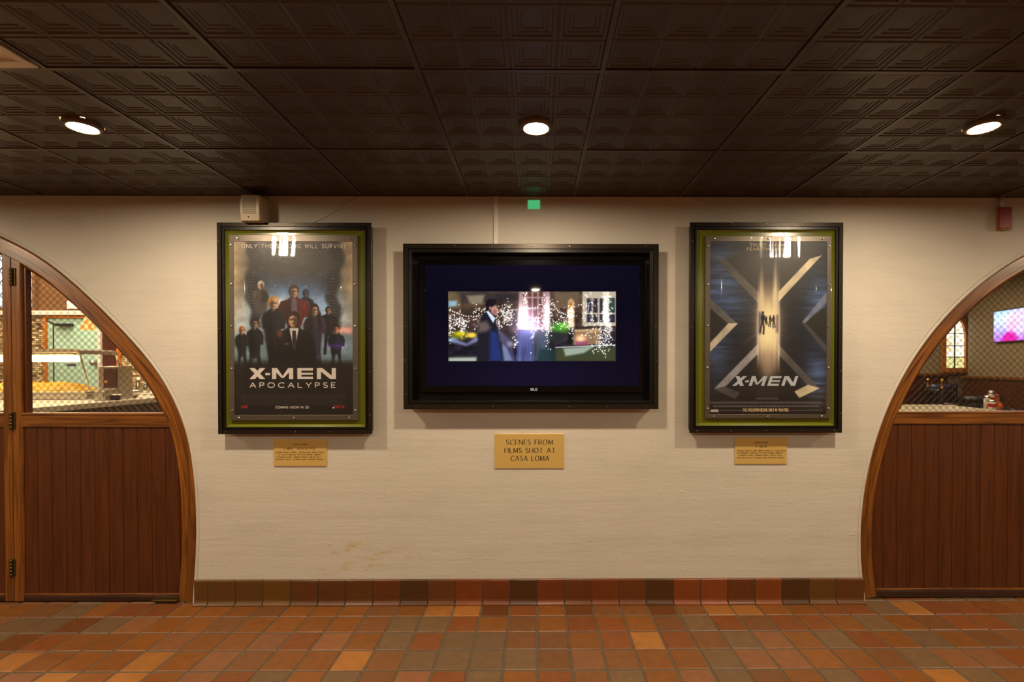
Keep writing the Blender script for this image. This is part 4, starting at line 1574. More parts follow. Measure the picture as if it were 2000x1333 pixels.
    for line in (((876, 604), (892, 612), (910, 618), (930, 618), (950, 600)), ((1068, 582), (1080, 596), (1092, 610), (1108, 616)), ((1000, 606), (1030, 604), (1050, 600), (1068, 582))):
        for (ax, ay), (bx, by) in zip(line, line[1:]):
            pts += [(ax + (bx - ax) * t, ay + (by - ay) * t, 1.1) for t in np.linspace(0, 1, 5)]
    halo = np.zeros(c.X.shape)
    res = (c.nx - 1) / (c.x1 - c.x0)
    for x, y, q in pts:
        if not (877 < x < 1201 and 571 < y < 704): continue
        i0, i1 = max(0, int((x - c.x0 - 9) * res)), int((x - c.x0 + 9) * res)
        j0, j1 = max(0, int((y - c.y0 - 9) * res)), int((y - c.y0 + 9) * res)
        d = np.hypot(c.X[j0:j1, i0:i1] - x, c.Y[j0:j1, i0:i1] - y)
        halo[j0:j1, i0:i1] = np.maximum(halo[j0:j1, i0:i1], np.clip((q - d) / .7 + .5, 0, 1))
        halo[j0:j1, i0:i1] += .035 * np.exp(-(d / 3.0) ** 2)
    c.add(halo, (255, 250, 238))
    # dark suited figure seen from the side
    c.poly([(945, 611), (957, 613), (966, 626), (973, 642), (980, 668), (979, 707), (930, 707), (933, 664), (932, 640), (938, 620)], (30, 28, 38), 2.5)
    c.poly([(957, 646), (971, 650), (981, 706), (956, 706)], (34, 54, 118), 4, .85)
    c.poly([(934, 630), (950, 628), (958, 640), (950, 648), (934, 650)], (128, 108, 100), 4, .7)
    c.poly([(972, 642), (994, 662), (1002, 676), (996, 682), (976, 666)], (92, 84, 112), 3, .85)
    c.ell(996, 672, 6, 5, (150, 140, 170), 1.0, amt=.8)
    c.poly([(949, 608), (953, 607), (967, 622), (963, 631)], (214, 224, 250), 1.2)
    c.ell(965, 605, 6.5, 9.5, (190, 134, 122), .5)
    c.poly([(969, 602), (975, 606), (971, 610), (972, 616), (966, 616)], (196, 140, 128), 1.0)
    c.ell(966, 610, 3.5, 5, (140, 86, 80), 1.0, amt=.7)
    c.ell(958, 592, 9.5, 8, (26, 20, 24), .5)
    c.ell(964, 589, 6, 4.5, (30, 24, 28), .6)
    c.poly([(947, 592), (957, 592), (958, 606), (950, 608)], (26, 20, 24), 1.6)
    c.ell(957, 602, 2.2, 3.2, (176, 116, 104), .6)
    c.glow(1022, 612, 10, 16, (170, 155, 160), 1.0)
    c.glow(1068, 616, 4, 24, (120, 120, 126), .9)
    c.glow(1112, 608, 6, 4, (110, 96, 70), .9)
    c.glow(1183, 600, 4, 32, (90, 84, 70), .8)
    c.glow(1036, 640, 26, 14, (90, 90, 130), .7)
    m = ((c.X > 875.5) & (c.X < 1202.5) & (c.Y > 569.5) & (c.Y < 705.5)).astype(float)[..., None]
    c.a = c.a * m + full * (1 - m)
    return c


# ------------------------------------------------------------------ wall cases
def screw_mesh(name, r, y0, y1, mat):
    mb = MB()
    mb.lathe_y(0, 0, [(r, y1), (r, y0 + (y1 - y0) * .4), (r * .7, y0), (r * .45, y0 + .0004), (0.0, y0 + .0006)], 10)
    return mb


def case_frame(root, ob, fl, st, depth, floor_y, green=None):
    """box with a front lip; ob outer rectangle (x0,x1,z0,z1); lip fl wide then a stepped throat st"""
    yf = -depth
    shr = lambda q, d: (q[0] + d, q[1] - d, q[2] + d, q[3] - d)
    mb = MB()
    body = shr(ob, .012)
    mb.ring(body, body, 0.0, yf + .004)                   # box sides
    mb.ring(body, ob, yf + .004, yf + .004)               # back of the lip
    mb.ring(ob, ob, yf + .004, yf + .0008)
    mb.ring(ob, shr(ob, .0012), yf + .0008, yf)
    mb.ring(shr(ob, .0012), shr(ob, fl), yf, yf)
    mb.ring(shr(ob, fl), shr(ob, fl), yf, yf + .008)
    fr = mb.build('frame', M['case'], root)
    mb = MB()
    a = shr(ob, fl)
    b = shr(ob, fl + st * .45)
    d_ = shr(ob, fl + st)
    mb.ring(a, b, yf + .008, yf + .008)
    mb.ring(b, b, yf + .008, yf + .003)
    mb.ring(b, d_, yf + .003, yf + .003)
    mb.ring(d_, d_, yf + .003, floor_y)
    mb.build('inner_rim', M['case_in'], root, bevel=.001)
    # screws round the lip
    mbs = screw_mesh('screw', .0055, yf - .0035, yf, M['screw'])
    proto = mbs.build('screw', M['case_screw'], root)
    pos = []
    nxs = 5 if (ob[1] - ob[0]) < 1.0 else 7
    nzs = 5
    xm = fl * .5
    for k in range(nxs):
        t = .05 + .9 * k / (nxs - 1)
        pos += [(ob[0] + (ob[1] - ob[0]) * t, ob[2] + xm), (ob[0] + (ob[1] - ob[0]) * t, ob[3] - xm)]
    for k in range(nzs):
        t = .09 + .82 * k / (nzs - 1)
        pos += [(ob[0] + xm, ob[2] + (ob[3] - ob[2]) * t), (ob[1] - xm, ob[2] + (ob[3] - ob[2]) * t)]
    return fr, d_, proto, pos


M['case_screw'] = flat('dark_screw_head', (120, 108, 94), rough=0.22, metal=1.0)


def place_screws(proto, root, pos):
    L0 = root.location
    for n, (x, z) in enumerate(pos):
        o = proto if n == 0 else copy_part(proto, root, (0, 0, 0))
        o.location = (x - L0.x, 0, z - L0.z)


def poster_case(ob_px, panel_px, poster_px, canvas, label, titles, group, gain):
    depth = .058
    yf = -depth
    ob = rect(*ob_px, yf)
    root = empty('poster_display_case', ((ob[0] + ob[1]) / 2, 0, ob[2]), label, 'poster case', group)
    fr, thr, proto, pos = case_frame(root, ob, .022, .018, depth, -.012)
    # screw meshes are built about the root's own origin: shift
    proto.data.transform(__import__('mathutils').Matrix.Translation((root.location.x, 0, root.location.z)))
    place_screws(proto, root, pos)
    # yellow-green acrylic liner: sloped ledge and back sheet
    mb = MB()
    q = (thr[0] + .012, thr[1] - .012, thr[2] + .012, thr[3] - .012)
    mb.ring(thr, q, -.046, -.036)
    mb.face([(q[0], -.036, q[2]), (q[1], -.036, q[2]), (q[1], -.036, q[3]), (q[0], -.036, q[3])])
    mb.build('acrylic_liner', M['acrylic'], root)
    # poster board standing forward of the liner
    yp = -.050
    pn = rect(*panel_px, yp)
    po = rect(*poster_px, yp)
    mb = MB()
    mb.ring(pn, pn, -.036, yp)
    mb.ring(pn, po, yp, yp)
    mb.ring(po, po, yp, yp + .003)
    mb.build('poster_board', M['mount'], root, bevel=.0015)
    canvas.a = 255 * 1.06 * (np.clip(canvas.a, 0, 255) / 255) ** 1.28
    canvas.a = np.clip(canvas.a, 0, 255)
    pr = canvas.mesh('poster', M['print'], root, po, yp + .0025, gain=gain)
    # lettering on the print
    titles(root, yp + .0020)
    # clear cover sheet held by bright screws
    mb = MB()
    cv = (pn[0] + .004, pn[1] - .004, pn[2] + .004, pn[3] - .004)
    # soft plastic sheet: bellied between its screws, rippled where it hangs from the top
    rs = np.random.RandomState(int(abs(root.location.x) * 100) + (3 if root.location.x > 0 else 0))
    nx, nz = 130, 90
    wav = [(rs.uniform(.022, .070), rs.uniform(0, 6.28), rs.uniform(.5, 1.0)) for _ in range(6)]
    xs_ = np.linspace(cv[0], cv[1], nx + 1)
    ds = np.linspace(0, 1, nz + 1) ** 1.5 * (cv[3] - cv[2])
    grid = []
    for d_ in ds:
        row = []
        for x in xs_:
            u = (x - cv[0]) / (cv[1] - cv[0])
            edge = min(1.0, u / .12, (1 - u) / .12)
            low = min(1.0, (cv[3] - cv[2] - d_) / .15)
            rip = sum(a * math.sin(2 * math.pi * x / wl + ph + d_ * 5) for wl, ph, a in wav) / 6
            bl = .017 * d_ + .385 * d_ * d_ if d_ < .115 else .00705 + .0032 * (1 - math.exp(-(d_ - .115) / .03))
            belly = (bl + .0012 * math.sin(d_ * 11 + x * 7) * min(1, d_ / .2)) * low
            y = yp - .003 - edge * belly - .0020 * rip * math.exp(-d_ / .12) * min(1, d_ / .01 + .3) * edge
            row.append((x, min(y, yp - .0015), cv[3] - d_))
        grid.append(row)
    for A, B in zip(grid, grid[1:]):
        for k in range(nx):
            mb.face([B[k], B[k + 1], A[k + 1], A[k]], None, 0, True)
    mb.build('cover_sheet', M['sheet'], root)
    xm = ((pn[0] + po[0]) / 2, (pn[1] + po[1]) / 2, (pn[2] + po[2]) / 2, (pn[3] + po[3]) / 2)
    mbs = screw_mesh('screw', .0062, yp - .006, yp, M['screw'])
    sc = mbs.build('cover_screw', M['screw'], root)
    sc.data.transform(__import__('mathutils').Matrix.Translation((root.location.x, 0, root.location.z)))
    W_, H_ = pn[1] - pn[0], pn[3] - pn[2]
    sp = []
    for t in (.07, .5, .93):
        sp += [(pn[0] + W_ * t, xm[3]), (pn[0] + W_ * t, xm[2])]
    for t in (.055, .28, .51, .735, .945):
        sp += [(xm[0], pn[2] + H_ * t), (xm[1], pn[2] + H_ * t)]
    place_screws(sc, root, sp)
    return root


def px_text(mb, text, x0, x1, yb, yt, Y, **kw):
    a, b = P(x0, yb, Y), P(x1, yt, Y)
    return letters(mb, text, (a[0] + b[0]) / 2, a[2], b[2] - a[2], b[0] - a[0], Y, **kw)


def titles_one(root, Y):
    mb = MB()
    px_text(mb, 'ONLY THE STRONG WILL SURVIVE', 472, 676, 484.5, 477.5, Y, thick=.17, gap=.42)
    mb.build('tagline_lettering', M['white_ink'], root, merge=False)
    mb = MB()
    a, b = P(487, 741, Y), P(656, 719.5, Y)
    block_title(mb, a[0], b[0], a[2], b[2] - a[2], Y)
    mb.build('title_lettering', M['white_ink'], root, merge=False)
    mb = MB()
    px_text(mb, 'APOCALYPSE', 488, 655, 757.5, 748, Y, thick=.17, gap=.5)
    mb.build('subtitle_lettering', M['white_ink'], root, merge=False)
    mb = MB()
    px_text(mb, 'COMING SOON IN 3D', 538.5, 603, 798, 794, Y, thick=.2, gap=.3)
    mb.build('release_lettering', M['white_ink'], root, merge=False)


def titles_two(root, Y):
    mb = MB()
    px_text(mb, 'TRUST A FEW.', 1465, 1535, 481.5, 476.5, Y, thick=.24, gap=.26)
    px_text(mb, 'FEAR THE REST.', 1459, 1540, 489.5, 484.5, Y, thick=.24, gap=.26)
    mb.build('tagline_lettering', M['tan_ink'], root, merge=False)
    mb = MB()
    a, b = P(1430, 754, Y), P(1553, 735, Y)
    block_title(mb, a[0], b[0] , a[2], b[2] - a[2], Y, slant=.34)
    mb.build('title_lettering', M['blue_ink'], root, merge=False)
    mb = MB()
    px_text(mb, 'THE EVOLUTION BEGINS ONLY IN THEATRES', 1451, 1540, 804, 798.5, Y, thick=.2, gap=.24)
    mb.build('release_lettering', M['tan_ink'], root, merge=False)
    mb = MB()
    px_text(mb, 'MARVEL', 1388.5, 1403.5, 805, 800.5, Y, thick=.2, gap=.18)
    mb.build('maker_lettering', M['white_ink'], root, merge=False)


M['blue_ink'] = flat('blue_silver_print', (176, 186, 200), rough=0.4)
GP = 'framed film poster cases on the plaster wall'
poster_case((424.5, 435, 726, 848.5), (448, 459, 699, 822), (457, 472, 688.5, 811), art_crowd(),
            'metal poster case with a crowd of figures and wide block title, under the cream loudspeaker', titles_one, GP, (.80, .92, 1.12))
poster_case((1347, 434.5, 1646, 846), (1377.5, 461, 1623, 818), (1387, 472, 1614.5, 810), art_beams(),
            'metal poster case with a blue poster of steel bars around a shaft of light', titles_two, GP, (.92, 1.06, 1.26))

# ------------------------------------------------------------------ television in its own case
depth = .078
ob = rect(787.5, 476.5, 1286.5, 800, -depth)
root = empty('television_case', ((ob[0] + ob[1]) / 2, 0, ob[2]), 'wide dark metal wall case boxed around the television between the two posters', 'display case')
fr, thr, proto, pos = case_frame(root, ob, .026, .022, depth, -.004)
proto.data.transform(__import__('mathutils').Matrix.Translation((root.location.x, 0, root.location.z)))
place_screws(proto, root, pos)
mb = MB()
mb.face([(thr[0], -.004, thr[2]), (thr[1], -.004, thr[2]), (thr[1], -.004, thr[3]), (thr[0], -.004, thr[3])])
mb.build('back_panel', M['case_in'], root)

tv_b = rect(818, 507, 1258, 768, -.06)
tv_s = rect(831, 518, 1249, 754, -.06)
tv = empty('television', ((tv_b[0] + tv_b[1]) / 2, -.03, tv_b[2]), 'black flat television showing a night garden scene, inside the wide wall case', 'television')
mb = MB()
mb.ring(tv_b, tv_b, -.006, -.058)
mb.ring(tv_b, (tv_b[0] + .004, tv_b[1] - .004, tv_b[2] + .004, tv_b[3] - .004), -.058, -.062)
mb.ring((tv_b[0] + .004, tv_b[1] - .004, tv_b[2] + .004, tv_b[3] - .004), tv_s, -.062, -.062)
mb.ring(tv_s, tv_s, -.062, -.0600)
mb.build('bezel', M['black'], tv)
art_garden().mesh('screen', M['screen'], tv, tv_s, -.0602, gain=(1.15, 1.15, 1.15))
mb = MB()
a = P(1038.5, 761, -.0625)
r_ = .0075
for k in range(20):
    t0, t1 = math.pi * 2 * k / 20, math.pi * 2 * (k + 1) / 20
    mb.face([(a[0] + r_ * math.cos(t0), -.0625, a[2] + r_ * math.sin(t0)), (a[0] + r_ * math.cos(t1), -.0625, a[2] + r_ * math.sin(t1)),
             (a[0] + r_ * .7 * math.cos(t1), -.0625, a[2] + r_ * .7 * math.sin(t1)), (a[0] + r_ * .7 * math.cos(t0), -.0625, a[2] + r_ * .7 * math.sin(t0))])
mb.box(a[0] - .0008, a[0] + .0008, -.0626, -.0624, a[2] - .004, a[2] + .004)
mb.box(a[0] - .0008, a[0] + .004, -.0626, -.0624, a[2] - .004, a[2] - .0025)
px_text(mb, 'LG', 1042, 1049, 763.2, 758.8, -.0625, thick=.2, gap=.25)
mb.build('logo', M['logo'], tv, merge=False)

# ------------------------------------------------------------------ engraved brass plates
def plate(px, lines, label):
    q = rect(*px, -.006)
    root = empty('brass_plaque', ((q[0] + q[1]) / 2, 0, q[2]), label, 'plaque', 'engraved brass plaques on the plaster wall')
    mb = MB()
    mb.box(q[0], q[1], -.006, .0, q[2], q[3])
    mb.build('plate', M['brass'], root, bevel=.0012)
    mb = MB()
    for (text, x0, x1, yb, yt, kw) in lines:
        px_text(mb, text, x0, x1, yb, yt, -.0064, **kw)
    mb.build('engraving', M['ink'], root, merge=False)
    return root


big = dict(thick=.15, thin=.06, serif=True, gap=.3)
sm = dict(thick=.17, thin=.1, serif=False, gap=.22)
plate((966, 848, 1101.5, 915.5), [('SCENES FROM', 989, 1079.5, 869, 859.5, big), ('FILMS SHOT AT', 986, 1084, 885, 875.5, big), ('CASA LOMA', 998, 1072, 900.5, 891, big)],
      'large brass plaque below the television, three lines of capitals')
plate((534.5, 858.5, 637.5, 911), [('SCENES FROM', 572, 599, 870, 867.2, sm), ('X-MEN : APOCALYPSE', 554, 616, 879, 874.8, big),
                                 ('Scenes from X-Men : Apocalypse were filmed', 538, 633, 885.2, 882.4, sm),
                                 ('at Casa Loma in The Oak Room, Library,', 543, 628, 889.8, 887, sm),
                                 ('Conservatory, Dining Room, Great Hall,', 541, 628, 894.5, 891.7, sm),
                                 ('Peacock Alley, Stables and Carriage Room.', 539, 631, 899, 896, sm)],
      'small brass plaque under the poster with the crowd')
plate((1435.5, 855.5, 1537, 907), [('SCENES FROM', 1473, 1500, 866.5, 863.6, sm), ('X-MEN', 1476, 1497, 875, 871, big),
                                 ('Scenes from X-Men were filmed at Casa Loma', 1440, 1535, 882, 879.2, sm),
                                 ('in January 2000 in The Oak Room, Library,', 1441, 1530, 886.5, 883.7, sm),
                                 ('Conservatory, Dining Room, Great Hall,', 1442, 1529, 891, 888.2, sm),
                                 ('Peacock Alley, Stables and Carriage Room.', 1440, 1531, 895.6, 892.8, sm)],
      'small brass plaque under the blue poster with steel bars')

# ------------------------------------------------------------------ small things on the wall
# loudspeaker
q = rect(466, 380, 511, 430, -.115)
zt = min(q[3], CEIL - .006)
root = empty('wall_speaker', ((q[0] + q[1]) / 2, 0, q[2]), 'cream box loudspeaker tucked under the ceiling, atop the crowd poster case', 'speaker')
mb = MB()
xw1 = P(527.5, 410, 0)[0]
nz = 12
rows = []
for k in range(nz + 1):
    t = k / nz
    z = q[2] + (zt - q[2]) * t
    bul = .012 * math.sin(math.pi * t)
    rows.append([(q[0], 0, z), (q[0], -.085, z), (q[0] + .004, -.100 - bul * .3, z), (q[0] + .010, -.106 - bul, z),
                 (q[1] - .022 + bul * .6, -.106 - bul, z), (q[1] - .010, -.098 - bul * .3, z), (xw1 - .004, -.085, z), (xw1 - .004, 0, z)])
for A, B in zip(rows, rows[1:]):
    for k in range(7):
        mb.face([A[k], A[k + 1], B[k + 1], B[k]], None, 0, k in (1, 2, 4))
mb.face(rows[0][::-1])
mb.face(rows[-1])
mb.build('housing', M['cream_plastic'], root)
mb = MB()
for k in range(15):
    t = .26 + .58 * k / 14
    z = q[2] + (zt - q[2]) * t
    yb = -.106 - .012 * math.sin(math.pi * t)
    mb.box(q[0] + .022, q[1] - .030, yb - .0012, yb + .002, z - .0012, z + .0012)
mb.build('grille', M['cream_dark'], root)
mb = MB()
mb.lathe_y((q[0] + q[1]) / 2 - .012, q[2] + .018, [(.004, -.108), (.004, -.112), (0, -.1125)], 10)
mb.build('indicator', M['matte_black'], root)

# cable raceway from the ceiling to the television case
q = rect(964, 385, 973.5, 476, 0)
mb = MB()
mb.box(q[0], q[1], -.014, .0, ob[3] - .02, CEIL - .001)
tag(mb.build('cable_raceway', M['cream_paint'], bevel=.002), 'slim cream cable channel from the ceiling down to the television case', 'cable channel')
# green rectangle of unknown kind, given a glow of its own
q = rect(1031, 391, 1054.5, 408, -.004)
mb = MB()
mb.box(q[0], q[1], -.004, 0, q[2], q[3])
tag(mb.build('green_patch', M['green_glow'], bevel=.001), 'small glowing green rectangle on the wall right under the ceiling', 'indicator')
# two thin cables
for (pts, lab) in (([(703, 381), (690, 392), (660, 410), (628, 428), (606, 437)], 'thin painted cable running from the ceiling to the crowd poster case'),
                   ([(1346, 381), (1372, 398), (1402, 421), (1430, 430), (1452, 436)], 'thin painted cable running from the ceiling to the blue poster case')):
    mb = MB()
    w3 = [P(x, y, -.002) for x, y in pts]
    w3[0][2] = min(w3[0][2], CEIL - .002)
    w3[-1][1] = -.004
    mb.tube(w3, .0022, 6)
    tag(mb.build('thin_cable', M['cream_paint']), lab, 'cable')
# red alarm
root_q = rect(1950.5, 405, 1975.5, 446, -.03)
root = empty('fire_alarm', ((root_q[0] + root_q[1]) / 2, 0, root_q[2]), 'small red alarm box on tan back box, high on the wall above the right arch', 'alarm')
mb = MB()
bx = P(1943.5, 425, 0)[0]
mb.box(bx + .004, root_q[1] - .004, -.028, 0, root_q[2] - .006, root_q[3] - .002)
mb.build('back_box', M['tan_box'], root, bevel=.002)
mb = MB()
mb.box(root_q[0], root_q[1], -.034, -.028, root_q[2], root_q[3])
mb.build('front_plate', M['red'], root, bevel=.002)
for dx, dz in ((.5, .42), (.46, .18), (.93, .08)):
    mb = MB()
    mb.lathe_y(root_q[0] + (root_q[1] - root_q[0]) * dx, root_q[2] + (root_q[3] - root_q[2]) * dz, [(.0032, -.034), (.0028, -.0365), (0, -.037)], 8)
    mb.build('screw', M['screw'], root)
mb = MB()
cx = P(1957, 395, -.012)[0]
mb.tube([(cx, -.012, root_q[3] - .004), (cx, -.012, CEIL - .001)], .011, 12)
tag(mb.build('conduit', M['cream_paint']), 'short cream conduit between the ceiling and the red alarm', 'conduit')

# ------------------------------------------------------------------ ceiling downlights
def downlight(x, y, label, zc=CEIL):
    root = empty('ceiling_downlight', (x, y, zc), label, 'ceiling light', 'round ceiling downlights')
    mb = MB()
    mb.lathe(x, y, [(.048, -.0120), (.051, -.0150), (.060, -.0130), (.065, -.006), (.065, .006)], 32, zc)
    mb.build('trim_ring', M['lamp_ring'], root)
    mb = MB()
    mb.lathe(x, y, [(0.0, -.0142), (.018, -.0140), (.034, -.0132), (.045, -.0118), (.048, -.0095)], 32, zc)
    mb.build('lens', M['lens'], root)
    return root


zl = CEIL - .02
proto = None
for n, (px, py, lab) in enumerate(((162, 254, 'lit round downlight in the ceiling above the left arch'), (1047, 255, 'lit round downlight in the ceiling in front of the television'), (1921, 254, 'lit round downlight in the ceiling near the red alarm'))):
    d = ray(px, py)
    p = CAM + d * ((zl - CAM[2]) / d[2])
    if n == 0:
        proto = downlight(p[0], p[1], lab)
        base_y = p[1]
    else:
        r = proto.copy()
        COL.objects.link(r)
        r.location = (p[0], p[1], CEIL)
        r['label'] = lab
        for ch in proto.children:
            copy_part(ch, r, ch.location)
# unseen fittings along the hall; outer and side ones are added fill lights
for x, y in ((-3.75, base_y), (3.75, base_y), (-1.9, -3.5), (0.0, -3.5), (1.88, -3.5), (-3.75, -3.4), (3.75, -3.4), (-5.0, -2.2), (5.0, -2.2)):
    r = proto.copy()
    COL.objects.link(r)
    r.location = (x, y, CEIL)
    r['label'] = 'unseen round downlight along the hall ceiling, in a set partly added for light'
    for ch in proto.children:
        copy_part(ch, r, ch.location)

# pale panel of a light fitting in the ceiling grid
root = empty('ceiling_light_panel', ((tr_x0 + tr_x1) / 2, (tr_y0 + tr_y1) / 2, CEIL), 'pale square light panel set in the ceiling grid, unlit, at the upper left corner', 'ceiling light')
mb = MB()
x0, x1, y0, y1 = tr_x0 + .012, tr_x1 - .012, tr_y0 + .012, tr_y1 - .012
for a_x0, a_x1, a_y0, a_y1 in ((x0, x1, y0, y0 + .035), (x0, x1, y1 - .035, y1), (x0, x0 + .035, y0 + .035, y1 - .035), (x1 - .035, x1, y0 + .035, y1 - .035)):
    mb.box(a_x0, a_x1, a_y0, a_y1, CEIL - .004, CEIL + .02)
mb.build('frame', M['white_trim'], root, bevel=.003)
mb = MB()
mb.box(x0 + .035, x1 - .035, y0 + .035, y1 - .035, CEIL + .006, CEIL + .012)
mb.build('diffuser', M['paper'], root)
# ------------------------------------------------------------------ room behind the left arch: a servery
KB = 3.17            # depth of its back wall
KC = 3.1             # its ceiling
mb = MB()
mb.face([(-9, .2, -.01), (-1.0, .2, -.01), (-1.0, KB, -.01), (-9, KB, -.01)])
struct(mb.build('floor_servery', M['brown_floor']))
mb = MB()
mb.box(-9, -1.0, .2, KB + .1, KC, KC + .05)
struct(mb.build('ceiling_servery', M['cream_wall']))
for nm, x in (('wall_servery_left', -9.05), ('wall_servery_right', -1.0)):
    mb = MB()
    mb.box(x, x + .05, .2, KB, -.01, KC)
    struct(mb.build(nm, M['cream_wall']))
mb = MB()
mb.box(-9, -1.0, .2, .205, CEIL, KC)
struct(mb.build('wall_servery_front', M['cream_wall']))


def kx(px, Y=KB): return float(P(px, 650, Y)[0])
def kz(py, Y=KB): return float(P(150, py, Y)[2])


zl = kz(611)
mb = MB()
mb.box(-9, -1.0, KB, KB + .08, zl, KC)
struct(mb.build('wall_servery_upper', M['dark_wall']))
mb = MB()
for a, b in ((-9, kx(88.5)), (kx(236.5), -1.0)):
    mb.face([(a, KB, -.01), (b, KB, -.01), (b, KB, zl), (a, KB, zl)], [(a, 0), (b, 0), (b, zl), (a, zl)])
struct(mb.build('wall_servery_back', M['mosaic'], merge=False))
mb = MB()
mb.box(-9, -1.0, KB - .05, KB + .01, zl - .035, zl + .02, grain='x')
struct(mb.build('trim_1', M['cream_paint'], bevel=.004))
for n, (a, b) in enumerate(((88.5, 95), (231, 237))):
    mb = MB()
    mb.box(kx(a), kx(b), KB - .03, KB + .05, -.01, zl - .035)
    struct(mb.build('trim_%d' % (n + 2), M['orange_wood']))
mb = MB()
mb.box(kx(95), kx(231), KB - .028, KB + .05, kz(622), zl - .035, grain='x')
struct(mb.build('trim_4', M['orange_wood']))
root = empty('door_4', ((kx(95) + kx(199)) / 2, KB, 0), 'pale green door at the back of the servery', 'door', kind='structure')
mb = MB()
mb.box(kx(95), kx(194), KB - .01, KB + .05, 0, kz(622))
mb.build('door_panel', M['teal'], root)
mb = MB()
mb.box(kx(194), kx(199.5), KB - .03, KB + .05, 0, kz(622))
mb.build('jamb', M['cream_paint'], root)
mb = MB()
mb.box(kx(117), kx(146), KB - .06, KB - .01, kz(638), kz(633))
mb.tube([(kx(118), KB - .05, kz(636)), (kx(107), KB - .1, kz(628))], .012, 6)
mb.build('door_closer', M['matte_black'], root)
mb = MB()
mb.box(kx(106) - .008, kx(106) + .008, KB - .012, KB, 0, kz(633))
mb.build('door_edge', M['matte_black'], root)
mb = MB()
mb.lathe_y(kx(189), kz(709), [(.03, KB - .01), (.02, KB - .05), (.035, KB - .07), (0, KB - .09)], 12)
mb.build('door_knob', M['steel'], root)
mb = MB()
mb.box(kx(199.5), kx(231), KB, KB + .05, 0, kz(622))
struct(mb.build('wall_servery_panel', M['maroon']))
# bright leaded window high on the back wall
root = empty('window_1', (kx(20), KB, kz(604)), 'bright leaded window high on the servery wall', 'window', kind='structure')
wx0, wx1, wz0, wz1 = kx(-70), kx(68), kz(601), KC - .12
mb = MB()
mb.box(wx0, wx1, KB - .012, KB - .004, wz0, wz1)
mb.build('glass_pane', M['day'], root)
mb = MB()
mb.box(wx0 - .04, wx0, KB - .03, KB, wz0 - .04, wz1 + .04)
mb.box(wx1, wx1 + .04, KB - .03, KB, wz0 - .04, wz1 + .04)
mb.box(wx0, wx1, KB - .03, KB, wz0 - .04, wz0)
mb.box(wx0, wx1, KB - .03, KB, wz1, wz1 + .04)
mb.build('window_frame', M['dark_wall'], root)
mb = MB()
for k in range(-12, 14):
    for s_ in (1, -1):
        c_ = clip_line([(wx0, wz0), (wx1, wz0), (wx1, wz1), (wx0, wz1)], (wx0 + .15 * k, (wz0 + wz1) / 2), (math.sqrt(.5), s_ * math.sqrt(.5)))
        if c_:
            a, b = [(wx0 + .15 * k + t * math.sqrt(.5), KB - .014, (wz0 + wz1) / 2 + t * s_ * math.sqrt(.5)) for t in c_]
            mb.tube([a, b], .005, 5)
mb.build('lead_lines', M['matte_black'], root)
# notice
q = rect(131, 588, 150, 603, KB - .01)
mb = MB()
mb.box(q[0], q[1], KB - .012, KB, q[2], q[3])
tag(mb.build('paper_notice', M['paper']), 'blank white paper sheet pinned high on the brown servery wall', 'paper')


def at_z(px, py, z):
    d = ray(px, py)
    return CAM + d * ((z - CAM[2]) / d[2])


# counter running back beside the arch
CZ = 1.08
ca, cb = at_z(52, 798, CZ), at_z(306, 777, CZ)
root = empty('serving_counter', (-4.2, 1.2, 0), 'pale topped serving counter with dark front behind the left arch', 'counter')
dirv = (cb - ca) / np.linalg.norm((cb - ca)[:2])
ca2, cb2 = ca - dirv * .25, cb + dirv * .35
if ca2[1] < .28: ca2 = ca - dirv * ((ca[1] - .28) / dirv[1])
mb = MB()
poly = [(ca2[0], ca2[1]), (cb2[0], cb2[1]), (-6.4, cb2[1]), (-6.4, ca2[1])]


def slabz(mb, poly, z0, z1):
    n = len(poly)
    mb.face([(x, y, z1) for x, y in poly])
    mb.face([(x, y, z0) for x, y in poly][::-1])
    for k in range(n):
        a, b = poly[k], poly[(k + 1) % n]
        mb.face([(a[0], a[1], z0), (b[0], b[1], z0), (b[0], b[1], z1), (a[0], a[1], z1)])


slabz(mb, poly, CZ - .045, CZ)
mb.build('counter_top', M['grey_stone'], root, bevel=.004)
mb = MB()
slabz(mb, [(ca2[0] - .05, ca2[1] + .04), (cb2[0] - .05, cb2[1] - .04), (-6.36, cb2[1] - .04), (-6.36, ca2[1] + .04)], 0, CZ - .045)
mb.build('counter_body', M['plank'], root)

# heated display cabinet
HY = 1.55


def hp(px, py, Y=HY):
    return P(px, py, Y)


hx0, hx1 = hp(-60, 700)[0], hp(168, 700)[0]
root = empty('food_warmer', ((hx0 + hx1) / 2, HY + .2, CZ), 'lit steel and glass food warmer on the pale serving counter', 'food warmer')
zt = hp(100, 682)[2]
zb = CZ
mb = MB()
mb.box(hx0, hx1 + .02, HY - .02, HY + .45, zb, zb + .05)
mb.box(hx0, hx1 + .03, HY - .04, HY + .47, zb + .05, zb + .07)
mb.build('base', M['steel'], root, bevel=.005)
mb = MB()
rx = hx1 - .10
mb.prism([(hx0, zt - .03), (rx, zt - .03), (rx + .03, zt - .045), (rx + .012, zt - .012), (rx - .02, zt), (hx0, zt)], HY + .02, HY + .42)
mb.build('hood', M['steel'], root)
for yy in (HY + .03, HY + .41):
    mb = MB()
    mb.tube([(rx - .02, yy, zt - .02), (rx + .02, yy, zt - .05), (hx1 + .005, yy, zb + .07)], .007, 8)
    mb.build('corner_post', M['steel'], root)
mb = MB()
mb.box(hp(66, 700)[0] - .9, hp(112, 700)[0], HY + .12, HY + .22, hp(90, 707)[2], hp(90, 694)[2])
mb.build('heat_lamp', M['heat'], root, bevel=.01)
mb = MB()
mb.box(hp(66, 700)[0] - .9, hp(116, 700)[0], HY + .10, HY + .24, hp(90, 692)[2], zt - .03)
mb.build('lamp_housing', M['steel'], root)
mb = MB()
